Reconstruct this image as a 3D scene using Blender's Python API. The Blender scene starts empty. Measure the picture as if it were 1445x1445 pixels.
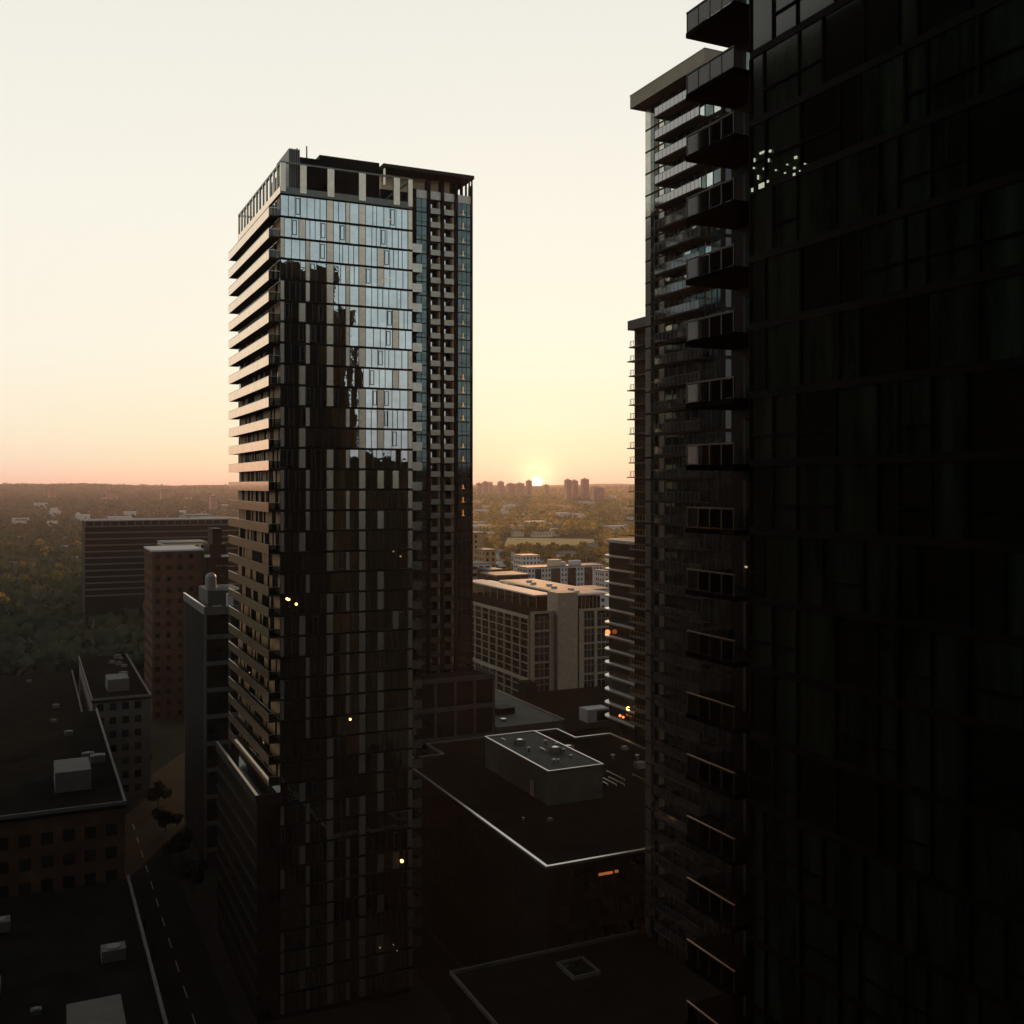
import bpy, math, random
import numpy as np
from mathutils import Vector

R = math.radians
SC = bpy.context.scene
COL = SC.collection
random.seed(7)
rng = np.random.default_rng(7)

# ------------------------------------------------------------------ camera
T = R(25.27)                     # the street grid is turned by this against the view
ST, CT = math.sin(T), math.cos(T)
F = 1450.0                       # focal length in the photograph's pixels (1445 wide)
HCAM = 75.0
cd = bpy.data.cameras.new('camera'); cam = bpy.data.objects.new('camera', cd); COL.objects.link(cam)
cam.location = (0, 0, HCAM); cam.rotation_euler = (R(90), 0, -T)
cd.sensor_width = 36; cd.lens = 36 * F / 1445; cd.shift_y = -37.5 / 1445
cd.clip_start = 0.5; cd.clip_end = 60000
SC.camera = cam

# ------------------------------------------------------------------ sky, sun, exposure
SUN_AZ = T + R(1.40)             # clockwise from +Y
SUN_EL = R(2.2)
sdir = Vector((math.sin(SUN_AZ) * math.cos(SUN_EL), math.cos(SUN_AZ) * math.cos(SUN_EL), math.sin(SUN_EL)))
DISC_EL = R(0.20)
ddir = (math.sin(SUN_AZ) * math.cos(DISC_EL), math.cos(SUN_AZ) * math.cos(DISC_EL), math.sin(DISC_EL))

W = bpy.data.worlds.new('World'); SC.world = W; W.use_nodes = True
nt = W.node_tree; nt.nodes.clear()
def nn(t, **k):
    n = nt.nodes.new(t)
    for a, v in k.items(): setattr(n, a, v)
    return n
def mth(op, a, b=None, clamp=False):
    n = nn('ShaderNodeMath', operation=op); n.use_clamp = clamp
    for i, v in enumerate((a, b)):
        if v is None: continue
        if isinstance(v, (int, float)): n.inputs[i].default_value = v
        else: nt.links.new(v, n.inputs[i])
    return n.outputs[0]
def ramp(fac, stops):
    n = nn('ShaderNodeValToRGB'); e = n.color_ramp.elements
    while len(e) > 1: e.remove(e[-1])
    e[0].position = stops[0][0]; e[0].color = (*stops[0][1], 1)
    for p, c in stops[1:]:
        q = e.new(p); q.color = (*c, 1)
    nt.links.new(fac, n.inputs[0]); return n.outputs[0]
def mixc(f, a, b, mode='MIX'):
    n = nn('ShaderNodeMix', data_type='RGBA', blend_type=mode)
    if isinstance(f, (int, float)): n.inputs[0].default_value = f
    else: nt.links.new(f, n.inputs[0])
    nt.links.new(a, n.inputs[6]); nt.links.new(b, n.inputs[7]); return n.outputs[2]
tc = nn('ShaderNodeTexCoord')
sep = nn('ShaderNodeSeparateXYZ'); nt.links.new(tc.outputs['Generated'], sep.inputs[0])
zz = mth('MAXIMUM', sep.outputs[2], 0.0)
def dotn(v):
    n = nn('ShaderNodeVectorMath', operation='DOT_PRODUCT')
    nt.links.new(tc.outputs['Generated'], n.inputs[0]); n.inputs[1].default_value = v; return n.outputs['Value']
warm = ramp(mth('POWER', zz, 0.5), [      # position = sqrt(sin elevation)
    (0.00, (1.02, .50, .38)), (0.10, (1.02, .70, .48)), (0.16, (.97, .79, .52)), (0.23, (.95, .85, .60)),
    (0.35, (.96, .91, .74)), (0.50, (.93, .90, .79)), (0.63, (.87, .85, .77)), (0.675, (.84, .82, .75)), (0.76, (.30, .31, .31)), (1.0, (.08, .09, .10))])
side = ramp(mth('POWER', zz, 0.5), [
    (0.00, (.92, .54, .46)), (0.12, (1.0, .70, .56)), (0.21, (1.0, .84, .67)), (0.33, (.97, .90, .77)),
    (0.50, (.93, .90, .80)), (0.63, (.87, .85, .77)), (0.675, (.84, .82, .75)), (0.76, (.28, .30, .30)), (1.0, (.08, .09, .10))])
cool = ramp(mth('POWER', zz, 0.5), [
    (0.00, (.24, .22, .24)), (0.15, (.46, .44, .45)), (0.30, (.66, .68, .68)), (0.45, (.64, .70, .73)), (0.60, (.47, .54, .59)), (0.78, (.24, .28, .32)), (1.0, (.07, .09, .11))])
sd = dotn((math.sin(SUN_AZ), math.cos(SUN_AZ), 0))
f1 = nn('ShaderNodeMapRange', interpolation_type='SMOOTHSTEP'); nt.links.new(sd, f1.inputs[0])
f1.inputs[1].default_value = .80; f1.inputs[2].default_value = 0.985
f2 = nn('ShaderNodeMapRange', interpolation_type='SMOOTHSTEP'); nt.links.new(sd, f2.inputs[0])
f2.inputs[1].default_value = -.55; f2.inputs[2].default_value = 0.45
c1 = mixc(f1.outputs[0], side, warm)
c2 = mixc(f2.outputs[0], cool, c1)
sky = nn('ShaderNodeTexSky', sky_type='NISHITA', sun_disc=False)
sky.sun_elevation = SUN_EL; sky.sun_rotation = SUN_AZ
try: sky.dust_density = 3.0
except Exception: pass
skyw = nn('ShaderNodeVectorMath', operation='SCALE'); nt.links.new(sky.outputs[0], skyw.inputs[0]); skyw.inputs[3].default_value = 0.05
c3 = mixc(0.12, c2, skyw.outputs[0], 'ADD')
# the sun's own disc, half a degree across, sitting on the horizon, with its aureole
dd = dotn(ddir)
disc = nn('ShaderNodeMapRange'); nt.links.new(dd, disc.inputs[0])
disc.inputs[1].default_value = math.cos(R(.33)); disc.inputs[2].default_value = math.cos(R(.19))
glow = mth('POWER', mth('MAXIMUM', dd, 0.0), 6000.0)
g2 = mth('POWER', mth('MAXIMUM', dd, 0.0), 420.0)
bgA = nn('ShaderNodeBackground'); nt.links.new(c3, bgA.inputs[0]); bgA.inputs[1].default_value = 1.0
bgB = nn('ShaderNodeBackground'); bgB.inputs[0].default_value = (1, .80, .45, 1); nt.links.new(mth('MULTIPLY', disc.outputs[0], 3.0), bgB.inputs[1])
bgC = nn('ShaderNodeBackground'); bgC.inputs[0].default_value = (1, .55, .25, 1)
nt.links.new(mth('ADD', mth('MULTIPLY', glow, .9), mth('MULTIPLY', g2, .13)), bgC.inputs[1])
a1 = nn('ShaderNodeAddShader'); a2 = nn('ShaderNodeAddShader'); wo = nn('ShaderNodeOutputWorld')
nt.links.new(bgA.outputs[0], a1.inputs[0]); nt.links.new(bgB.outputs[0], a1.inputs[1])
nt.links.new(a1.outputs[0], a2.inputs[0]); nt.links.new(bgC.outputs[0], a2.inputs[1]); nt.links.new(a2.outputs[0], wo.inputs[0])
W.cycles.sampling_method = 'MANUAL'; W.cycles.sample_map_resolution = 1024

ld = bpy.data.lights.new('sun', 'SUN'); sun = bpy.data.objects.new('sun', ld); COL.objects.link(sun)
ld.energy = 2.8; ld.angle = R(0.5); ld.color = (1.0, .50, .22)
sun.rotation_euler = sdir.to_track_quat('Z', 'Y').to_euler()

SC.view_settings.view_transform = 'Standard'; SC.view_settings.look = 'None'
SC.view_settings.exposure = 0.0; SC.view_settings.gamma = 1.0
SC.view_settings.use_curve_mapping = False
cy = SC.cycles
cy.use_denoising = True
cy.max_bounces = 7; cy.diffuse_bounces = 2; cy.glossy_bounces = 4; cy.transmission_bounces = 4
cy.transparent_max_bounces = 12; cy.volume_bounces = 0; cy.sample_clamp_indirect = 4.0
cy.caustics_reflective = False; cy.caustics_refractive = False

# ------------------------------------------------------------------ materials
def mat(name, base, rough=.6, metal=0.0, ior=1.5, var=.0, scale=.4, bump=0.0, bscale=6.0, emis=None, estr=0.0, stretch=(1, 1, 1), var2=None):
    m = bpy.data.materials.new(name); m.use_nodes = True
    t = m.node_tree; b = t.nodes['Principled BSDF']
    b.inputs['Base Color'].default_value = (*base, 1); b.inputs['Roughness'].default_value = rough
    b.inputs['Metallic'].default_value = metal; b.inputs['IOR'].default_value = ior
    if var or bump:
        g = t.nodes.new('ShaderNodeNewGeometry')
        mp = t.nodes.new('ShaderNodeMapping'); mp.inputs['Scale'].default_value = stretch
        t.links.new(g.outputs['Position'], mp.inputs[0])
    if var:
        n = t.nodes.new('ShaderNodeTexNoise'); n.inputs['Scale'].default_value = scale; n.inputs['Detail'].default_value = 8
        n.inputs['Roughness'].default_value = .65
        t.links.new(mp.outputs[0], n.inputs[0])
        r = t.nodes.new('ShaderNodeValToRGB')
        r.color_ramp.elements[0].position = .3; r.color_ramp.elements[1].position = .7
        lo = tuple(c * (1 - var) for c in base); hi = var2 if var2 else tuple(min(1, c * (1 + var)) for c in base)
        r.color_ramp.elements[0].color = (*lo, 1); r.color_ramp.elements[1].color = (*hi, 1)
        t.links.new(n.outputs[0], r.inputs[0]); t.links.new(r.outputs[0], b.inputs['Base Color'])
    if bump:
        n2 = t.nodes.new('ShaderNodeTexNoise'); n2.inputs['Scale'].default_value = bscale
        t.links.new(mp.outputs[0], n2.inputs[0])
        bp = t.nodes.new('ShaderNodeBump'); bp.inputs['Strength'].default_value = bump; bp.inputs['Distance'].default_value = .05
        t.links.new(n2.outputs[0], bp.inputs['Height']); t.links.new(bp.outputs[0], b.inputs['Normal'])
    if emis:
        b.inputs['Emission Color'].default_value = (*emis, 1); b.inputs['Emission Strength'].default_value = estr
    return m

def leafy(name, base, trans, scale):
    m = mat(name, base, .8, 0, 1.3, var=.6, scale=scale); t = m.node_tree
    b = t.nodes['Principled BSDF']; o = t.nodes['Material Output']
    tl = t.nodes.new('ShaderNodeBsdfTranslucent'); tl.inputs[0].default_value = (*trans, 1)
    mx = t.nodes.new('ShaderNodeMixShader'); mx.inputs[0].default_value = .5
    t.links.new(b.outputs[0], mx.inputs[1]); t.links.new(tl.outputs[0], mx.inputs[2]); t.links.new(mx.outputs[0], o.inputs[0])
    return m

def clear_glass(name, tint, f0=.08):
    m = bpy.data.materials.new(name); m.use_nodes = True
    t = m.node_tree; t.nodes.clear()
    o = t.nodes.new('ShaderNodeOutputMaterial'); mx = t.nodes.new('ShaderNodeMixShader')
    tr = t.nodes.new('ShaderNodeBsdfTransparent'); tr.inputs[0].default_value = (*tint, 1)
    gl = t.nodes.new('ShaderNodeBsdfGlossy'); gl.inputs['Roughness'].default_value = .04
    fr = t.nodes.new('ShaderNodeFresnel'); fr.inputs[0].default_value = 1.5
    t.links.new(fr.outputs[0], mx.inputs[0]); t.links.new(tr.outputs[0], mx.inputs[1]); t.links.new(gl.outputs[0], mx.inputs[2])
    t.links.new(mx.outputs[0], o.inputs[0]); return m

M = dict(
    mirror_glass=mat('mirror_glass', (.50, .56, .55), .02, 1.0, var=.16, scale=.35, bump=.10, bscale=.9),
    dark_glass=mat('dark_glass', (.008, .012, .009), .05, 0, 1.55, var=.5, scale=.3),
    teal_glass=mat('teal_glass', (.085, .125, .120), .06, .85, var=.4, scale=.5),
    window_dark=mat('window_dark', (.012, .013, .010), .12, 0, 1.35, var=.6, scale=.4),
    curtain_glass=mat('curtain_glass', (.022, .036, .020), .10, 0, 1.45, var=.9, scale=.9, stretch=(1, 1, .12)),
    frame=mat('frame', (.010, .010, .009), .45),
    slab_dark=mat('slab_dark', (.010, .010, .008), .6, 0, 1.12, var=.3, scale=.8),
    panel=mat('panel', (.62, .54, .41), .27, .80, var=.14, scale=1.6),
    panel_dim=mat('panel_dim', (.20, .205, .165), .5, var=.2, scale=1.0),
    parapet=mat('parapet', (.90, .64, .40), .11, .85, 1.6, var=.12, scale=.7, bump=.06, bscale=3),
    cap=mat('cap', (.55, .53, .50), .28, .9),
    soffit=mat('soffit', (.028, .025, .022), .8, 0, 1.12, var=.3),
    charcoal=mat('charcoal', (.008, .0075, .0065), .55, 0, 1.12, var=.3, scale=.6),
    louver=mat('louver', (.20, .19, .17), .5, .3),
    cream=mat('cream', (.52, .40, .24), .7, var=.12, scale=.9),
    concrete=mat('concrete', (.075, .070, .058), .8, var=.2, scale=.7, bump=.2),
    grey_panel=mat('grey_panel', (.42, .39, .33), .45, .7, var=.2, scale=1.2),
    stone=mat('stone', (.30, .235, .16), .75, var=.22, scale=1.1, bump=.2),
    trim=mat('trim', (.27, .22, .15), .7, var=.15, scale=1.0),
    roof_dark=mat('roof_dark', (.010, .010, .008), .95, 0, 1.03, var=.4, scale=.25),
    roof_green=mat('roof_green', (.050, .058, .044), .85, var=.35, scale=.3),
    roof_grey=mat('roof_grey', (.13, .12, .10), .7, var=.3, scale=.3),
    white_wall=mat('white_wall', (.42, .41, .39), .7, var=.12, scale=.5),
    pale=mat('pale', (.50, .46, .40), .7, var=.15, scale=.6),
    ochre=mat('ochre', (.34, .20, .07), .7, var=.25, scale=.5),
    brick=mat('brick', (.075, .04, .026), .85, 0, 1.12, var=.3, scale=.4),
    far_wall=mat('far_wall', (.55, .27, .20), .8, var=.25, scale=.05),  # pink of the distant haze put into the wall colour
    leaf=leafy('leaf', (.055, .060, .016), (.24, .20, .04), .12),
    leaf_backlit=leafy('leaf_backlit', (.15, .10, .024), (.55, .36, .08), .12),  # golden glow of backlit foliage put into the leaf colour
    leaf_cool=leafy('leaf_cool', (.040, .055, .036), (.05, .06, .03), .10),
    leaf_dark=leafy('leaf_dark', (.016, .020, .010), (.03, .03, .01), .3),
    bark=mat('bark', (.06, .045, .03), .9, var=.3, scale=2),
    ground=mat('ground', (.026, .026, .016), .95, 0, 1.12, var=.6, scale=.02, var2=(.06, .052, .032)),
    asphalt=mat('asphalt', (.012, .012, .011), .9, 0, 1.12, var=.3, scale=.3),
    paving=mat('paving', (.024, .023, .020), .9, 0, 1.12, var=.3, scale=.4),
    marking=mat('marking', (.35, .34, .30), .8, var=.3, scale=1.5),
    field=mat('field', (.50, .33, .10), .95, var=.35, scale=.03),
    lamp_orange=mat('lamp_orange', (.8, .5, .2), .5, emis=(1, .48, .12), estr=7),
    lamp_red=mat('lamp_red', (.8, .3, .1), .5, emis=(1, .22, .05), estr=2.2),
    lamp_cool=mat('lamp_cool', (.7, .8, .6), .5, emis=(.80, .9, .60), estr=.5),
    lamp_dim=mat('lamp_dim', (.6, .5, .3), .5, emis=(1, .62, .25), estr=.5),
    glow_faint=mat('glow_faint', (.6, .5, .3), .5, emis=(1, .66, .30), estr=.36),
    rear_facade=mat('rear_facade', (.005, .007, .006), .8, 0, 1.05, var=.5, scale=.05),
    satin_panel=mat('satin_panel', (.42, .40, .34), .20, .85, var=.2, scale=1.2),
    slab_black=mat('slab_black', (.005, .005, .004), .95, 0, 1.01, var=.3, scale=.8),
    glow_amber=mat('glow_amber', (.6, .4, .2), .5, emis=(1, .42, .10), estr=.7),
    frame_black=mat('frame_black', (.004, .004, .004), .7, 0, 1.1),
    balcony_panel=mat('balcony_panel', (.24, .22, .17), .22, .8, var=.2, scale=1.2),
    rail_dark=mat('rail_dark', (.06, .055, .045), .4, .3),
    lit_strip=mat('lit_strip', (.5, .2, .1), .5, emis=(1, .30, .08), estr=.30),
    clear=clear_glass('clear', (.80, .84, .80)),
    rail_glass=clear_glass('rail_glass', (.55, .60, .58)),
)
def rail_panel(name):
    m = mat(name, (.02, .026, .028), .07, 0, 3.0, var=.15, scale=1.2); return m
M['frosted_rail'] = rail_panel('frosted_rail')

# ------------------------------------------------------------------ mesh helpers
class MB:
    def __init__(s, org=(0, 0, 0)): s.v = []; s.f = []; s.m = []; s.o = org
    def quad(s, a, b, c, d, mi=0):
        i = len(s.v); s.v += [a, b, c, d]; s.f.append((i, i + 1, i + 2, i + 3)); s.m.append(mi)
    def box(s, x0, x1, y0, y1, z0, z1, mi=0):
        i = len(s.v)
        s.v += [(x0, y0, z0), (x1, y0, z0), (x1, y1, z0), (x0, y1, z0), (x0, y0, z1), (x1, y0, z1), (x1, y1, z1), (x0, y1, z1)]
        for q in ((0, 3, 2, 1), (4, 5, 6, 7), (0, 1, 5, 4), (1, 2, 6, 5), (2, 3, 7, 6), (3, 0, 4, 7)):
            s.f.append(tuple(i + k for k in q)); s.m.append(mi)
        return s
    def prism(s, pts, z0, z1, mi=0):
        i = len(s.v); n = len(pts)
        s.v += [(x, y, z0) for x, y in pts] + [(x, y, z1) for x, y in pts]
        s.f.append(tuple(i + k for k in reversed(range(n)))); s.m.append(mi)
        s.f.append(tuple(i + n + k for k in range(n))); s.m.append(mi)
        for k in range(n):
            l = (k + 1) % n
            s.f.append((i + k, i + l, i + n + l, i + n + k)); s.m.append(mi)
        return s
    def tube(s, x, y, z0, z1, r0, r1=None, n=10, mi=0):
        r1 = r0 if r1 is None else r1
        i = len(s.v)
        for z, r in ((z0, r0), (z1, r1)):
            s.v += [(x + r * math.cos(2 * math.pi * k / n), y + r * math.sin(2 * math.pi * k / n), z) for k in range(n)]
        for k in range(n):
            l = (k + 1) % n
            s.f.append((i + k, i + l, i + n + l, i + n + k)); s.m.append(mi)
        s.f.append(tuple(i + n + k for k in range(n))); s.m.append(mi)
        s.f.append(tuple(i + k for k in reversed(range(n)))); s.m.append(mi)
        return s
    def ball(s, x, y, z, r, n=12, mi=0, sz=1.0):
        i = len(s.v); rings = n // 2
        for j in range(rings + 1):
            th = math.pi * j / rings
            for k in range(n):
                ph = 2 * math.pi * k / n
                s.v.append((x + r * math.sin(th) * math.cos(ph), y + r * math.sin(th) * math.sin(ph), z + sz * r * math.cos(th)))
        for j in range(rings):
            for k in range(n):
                l = (k + 1) % n
                s.f.append((i + j * n + k, i + (j + 1) * n + k, i + (j + 1) * n + l, i + j * n + l)); s.m.append(mi)
        return s
    def build(s, name, mats, parent=None, stuff=False):
        me = bpy.data.meshes.new(name)
        ox, oy, oz = s.o
        me.from_pydata([(x - ox, y - oy, z - oz) for x, y, z in s.v], [], s.f)
        if not isinstance(mats, (list, tuple)): mats = [mats]
        for m in mats: me.materials.append(m)
        if len(mats) > 1: me.polygons.foreach_set('material_index', s.m)
        me.update()
        o = bpy.data.objects.new(name, me); COL.objects.link(o)
        if parent: o.parent = parent
        else: o.location = s.o
        if stuff: o['kind'] = 'stuff'
        return o

def thing(name, label, cat, loc, group=None):
    o = bpy.data.objects.new(name, None); COL.objects.link(o); o.location = loc; o.empty_display_size = 2
    o['label'] = label; o['category'] = cat
    if group: o['group'] = group
    return o
def tag(o, label, cat, group=None):
    o['label'] = label; o['category'] = cat
    if group: o['group'] = group
    return o
def struct(o): o['kind'] = 'structure'; return o

def A(px, b):                    # metres along the street grid where the photo column px meets the plane Y = b
    k = (px - 722.5) / F
    return b * (ST + k * CT) / (CT - k * ST)
def dep(a, b): return a * ST + b * CT
def Zy(y, a, b): return HCAM + (685 - y) / F * dep(a, b)

# ------------------------------------------------------------------ the ground
def hill(r, th):
    def ss(e0, e1, x):
        t = np.clip((x - e0) / (e1 - e0), 0, 1); return t * t * (3 - 2 * t)
    n = 5 * np.sin(th * 23 + 1) + 4 * np.sin(th * 51 + r * .0007) + 2.5 * np.sin(th * 117 + 2)
    n2 = 2.5 * np.sin(r * .004 + th * 9)
    return 20 * ss(1700, 5000, r) + 60 * ss(4800, 8300, r) + n * ss(5500, 8300, r) + n2 * ss(1600, 3000, r)
def zt(x, y):
    return float(hill(np.array(math.hypot(x, y)), np.array(math.atan2(x, y))))
rr = np.concatenate([[0], np.geomspace(60, 9000, 74)]); NA = 300
g = MB()
for r in rr:
    th = np.linspace(0, 2 * math.pi, NA, endpoint=False); h = hill(np.full(NA, r), th)
    g.v += [(r * math.sin(t), r * math.cos(t), float(z)) for t, z in zip(th, h)]
for i in range(len(rr) - 1):
    for k in range(NA):
        l = (k + 1) % NA
        g.f.append((i * NA + k, i * NA + l, (i + 1) * NA + l, (i + 1) * NA + k)); g.m.append(0)
o = struct(g.build('ground', M['ground'])); 
for p in o.data.polygons: p.use_smooth = True
g = MB(); g.box(13.5, 28.6, -200, 420, -.1, .12); struct(g.build('pavement', M['paving']))
g = MB(); g.box(16.2, 26.2, -190, 256, -.1, .124); struct(g.build('road', M['asphalt']))
g = MB()
for k in range(44): g.box(21.1, 21.25, -150 + k * 9, -146 + k * 9, .12, .128)
struct(g.build('road_marking', M['marking']))
g = MB(); g.box(54.2, 60.8, 60, 200, -.1, .010); struct(g.build('lane', M['asphalt']))

# ================================================================== front tower (tall, glazed, left)
B0 = 144.1
root = thing('glass_tower', 'tall glazed tower with pale panels and long stacked balconies on its left side', 'tower', (42, 160, 0))
O = (42, 160, 0)
FLOOR = 2.95
ZL = [HCAM + 37.75 - FLOOR * k for k in range(0, 39)]       # slab levels; ZL[0] is below the top row of windows
XL, XR = A(395.6, B0), A(581.8, B0)
m = MB(O); m.box(XL + .25, XR - .1, B0 + .12, 176.0, 0, HCAM + 40.8); m.build('tower_core', M['charcoal'], root)
# floor bands on the front, round to the right side
m = MB(O)
for k, z in enumerate(ZL):
    m.box(XL - .03, XR + .03, B0 - .07, B0 + .115, z - .16, z + .14)
m.box(XL - .03, XR + .03, B0 - .07, B0 + .115, HCAM + 40.75, HCAM + 41.0)
m.build('floor_band', M['slab_dark'], root)
cols = dict(A=(395.6, 401), B=(422, 431), C=(431.5, 437), D=(461, 470.3), E=(488, 493.4), F=(506.5, 515.6), G=(532.5, 541.5), H=(554, 562.5), I=(575.8, 581.8))
top_rows = ['DEFI', 'ABEFDI', 'ACDFGI', 'CDEFGI', 'ACDEFI', 'ABDEFH', 'ACDEFH']
cx = {k: (A(p, B0), A(q, B0)) for k, (p, q) in cols.items()}
fr = random.Random(11)
n_win = n_pan = 0
wst = MB(O); pst = MB(O)
def pane(mb, x0, x1, z0, z1, y, mi=0):
    tx = fr.gauss(0, .006) * (x1 - x0); tz = fr.gauss(0, .004) * (z1 - z0); t0 = .012
    mb.quad((x0, y + t0, z0), (x1, y + t0 + tx, z0), (x1, y + t0 + tx + tz, z1), (x0, y + t0 + tz, z1), mi)
def window_bay(mb, x0, x1, z0, z1, y):
    # panes between mullions of uneven spacing, with an opening light in some bays
    w = x1 - x0
    n = max(1, round(w / fr.choice((.8, .95, 1.1))))
    cuts = [x0] + [x0 + w * (k + fr.choice((-.18, 0, 0, .18)) * (1 if n > 1 else 0)) / n for k in range(1, n)] + [x1]
    op = fr.randrange(n) if fr.random() < .6 and n > 1 else -1
    for k in range(n):
        p, q = cuts[k], cuts[k + 1]
        pane(mb, p, q, z0, z1, y)
        mb.box(p - .035, p + .035, y - .05, y + .01, z0, z1, 1)
        if k == op:
            a_, b_ = p + .10, min(q - .06, p + .72)
            zz0, zz1 = z0 + .35, z1 - .18
            mb.box(a_, a_ + .09, y - .06, y + .01, zz0, zz1, 1); mb.box(b_ - .09, b_, y - .06, y + .01, zz0, zz1, 1)
            mb.box(a_ + .09, b_ - .09, y - .06, y + .01, zz0, zz0 + .09, 1); mb.box(a_ + .09, b_ - .09, y - .06, y + .01, zz1 - .09, zz1, 1)
    mb.box(x1 - .035, x1 + .035, y - .05, y + .01, z0, z1, 1)
for k in range(39):
    z0, z1 = (ZL[0] + .14, HCAM + 40.75) if k == 0 else (ZL[k] + .14, ZL[k - 1] - .16)
    if k < len(top_rows): s = top_rows[k]
    else:
        s = ''
        if fr.random() < .74: s += 'A'
        r_ = fr.random(); s += 'B' if r_ < .4 else ('C' if r_ < .82 else '')
        for c, p in (('D', .72), ('E', .66), ('F', .9), ('G', .5), ('H', .16), ('I', .92)):
            if fr.random() < p: s += c
    pans = sorted(cx[c] for c in s)
    x = XL
    for (p, q) in pans + [(XR, XR)]:
        if p - x > .3:
            if n_win < 100: mb = MB(O)
            else: mb = wst
            window_bay(mb, x + .03, p - .03, z0, z1, B0)
            if n_win < 100: mb.build('window', [M['mirror_glass'], M['frame']], root)
            n_win += 1
        if q > p:
            mb = MB(O) if n_pan < 100 else pst
            mb.box(p + .02, q - .02, B0 - .045, B0 + .05, z0 + .02, z1 - .01)
            if n_pan < 100: mb.build('cladding_panel', M['panel'], root)
            n_pan += 1
        x = q
wst.build('window', [M['mirror_glass'], M['frame']], root, stuff=True)
pst.build('cladding_panel', M['panel'], root, stuff=True)

# left side: glazing wall behind the long balconies
XB = 30.5; BN, BF = 144.3, 175.7
m = MB(O); sr = random.Random(5)
zz = HCAM + 40.7
m.quad((XL + .12, BF, 31.2), (XL + .12, BN - .1, 31.2), (XL + .12, BN - .1, zz), (XL + .12, BF, zz), 0)
for k in range(28):
    y = BN
    while y < BF - .5:
        w = sr.choice((.9, 1.2, 1.8)); z = ZL[k]
        if sr.random() < .48: m.box(XL - .02, XL + .11, y + .06, min(y + w, BF), z + .15, z + 2.78, 2)  # ochre panels put the golden sky reflection into the wall colour
        m.box(XL - .04, XL + .11, y - .04, y + .04, z + .15, z + 2.78, 1)
        y += w
m.build('balcony_wall', [M['teal_glass'], M['frame'], M['ochre']], root)
proto = None
for k in range(28):
    z = ZL[k]
    if proto is None:
        m = MB(O); m.box(XB + .06, XL - .05, BN, BF, z - .16, z + .10); b = m.build('long_balcony', M['soffit'], root)
        m = MB(O); m.box(XB, XB + .058, BN - .05, BF + .05, z - .20, z + 1.12); pa = m.build('parapet', M['parapet'], b)
        m = MB(O); m.box(XB - .03, XB + .09, BN - .06, BF + .06, z + 1.122, z + 1.17)
        m.box(XB + .092, XL - .06, BN - .05, BN + .02, z + 1.10, z + 1.16)
        cp = m.build('handrail', M['cap'], b)
        m = MB(O); m.box(XB + .07, XL - .06, BN - .03, BN - .005, z + .12, z + 1.09, 0)
        for q in range(5): m.box(XB + .10 + q * .36, XB + .13 + q * .36, BN - .0045, BN + .03, z + .12, z + 1.10, 1)
        rl = m.build('end_railing', [M['rail_glass'], M['frame']], b)
        proto = (b, (pa, cp, rl))
    else:
        b = proto[0].copy(); COL.objects.link(b); b.location = (0, 0, -FLOOR * k); b.parent = root
        for c in proto[1]:
            d = c.copy(); COL.objects.link(d); d.parent = b
# balconies at the right side, seen end-on
XE = A(594.2, B0 + .4)
proto = None
for k in range(1, 37):
    z = ZL[k]
    if proto is None:
        m = MB(O); m.box(XR + .05, XE, B0 + .15, B0 + 3.2, z - .12, z + .10); b = m.build('box_balcony', M['soffit'], root)
        m = MB(O); m.box(XR + .05, XE + .03, B0 + .08, B0 + .14, z - .14, z + 1.12)
        m.box(XE - .03, XE + .03, B0 + .142, B0 + 3.2, z + .102, z + 1.12)
        pa = m.build('parapet', M['satin_panel'], b); proto = (b, pa); z1st = z
    else:
        b = proto[0].copy(); COL.objects.link(b); b.location = (0, 0, z - z1st); b.parent = root
        d = proto[1].copy(); COL.objects.link(d); d.parent = b
# crown: open screen round the roof
CZ0, CZ1 = HCAM + 41.0, HCAM + 45.5
m = MB(O); m.box(XL, XR, B0 - .03, 176.0, CZ0 + .005, CZ0 + .95); m.build('roof_band', M['panel_dim'], root)
m = MB(O); m.box(XL, XR, B0 - .05, B0 + .25, CZ1 - .22, CZ1); m.box(XL, XL + .3, B0 + .252, 176, CZ1 - .32, CZ1)
m.box(XR - .3, XR, B0 + .252, 176, CZ1 - .3, CZ1); m.box(XL + .302, XR - .302, 175.7, 176, CZ1 - .3, CZ1)
m.build('crown_beam', M['panel_dim'], root)
for p, q in ((395.8, 403), (423.5, 432.5), (462, 471.5), (506.5, 516), (555.5, 564), (576, 582)):
    m = MB(O); m.box(A(p, B0), A(q, B0), B0 - .08, B0 + .35, CZ0 + .3, CZ1 - .23); m.build('crown_column', M['panel'], root)
for k in range(13):
    y = 146.0 + k * 2.45
    m = MB(O); m.box(XL - .05, XL + .25, y, y + (.5 if k % 2 else .3), CZ0 + .96, CZ1 - .33); m.build('crown_column', M['panel'], root)
m = MB(O); m.box(XL - .06, XL - .005, B0, 176, CZ0 + .0, CZ0 + .94); m.build('roof_fascia', M['parapet'], root)
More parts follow.
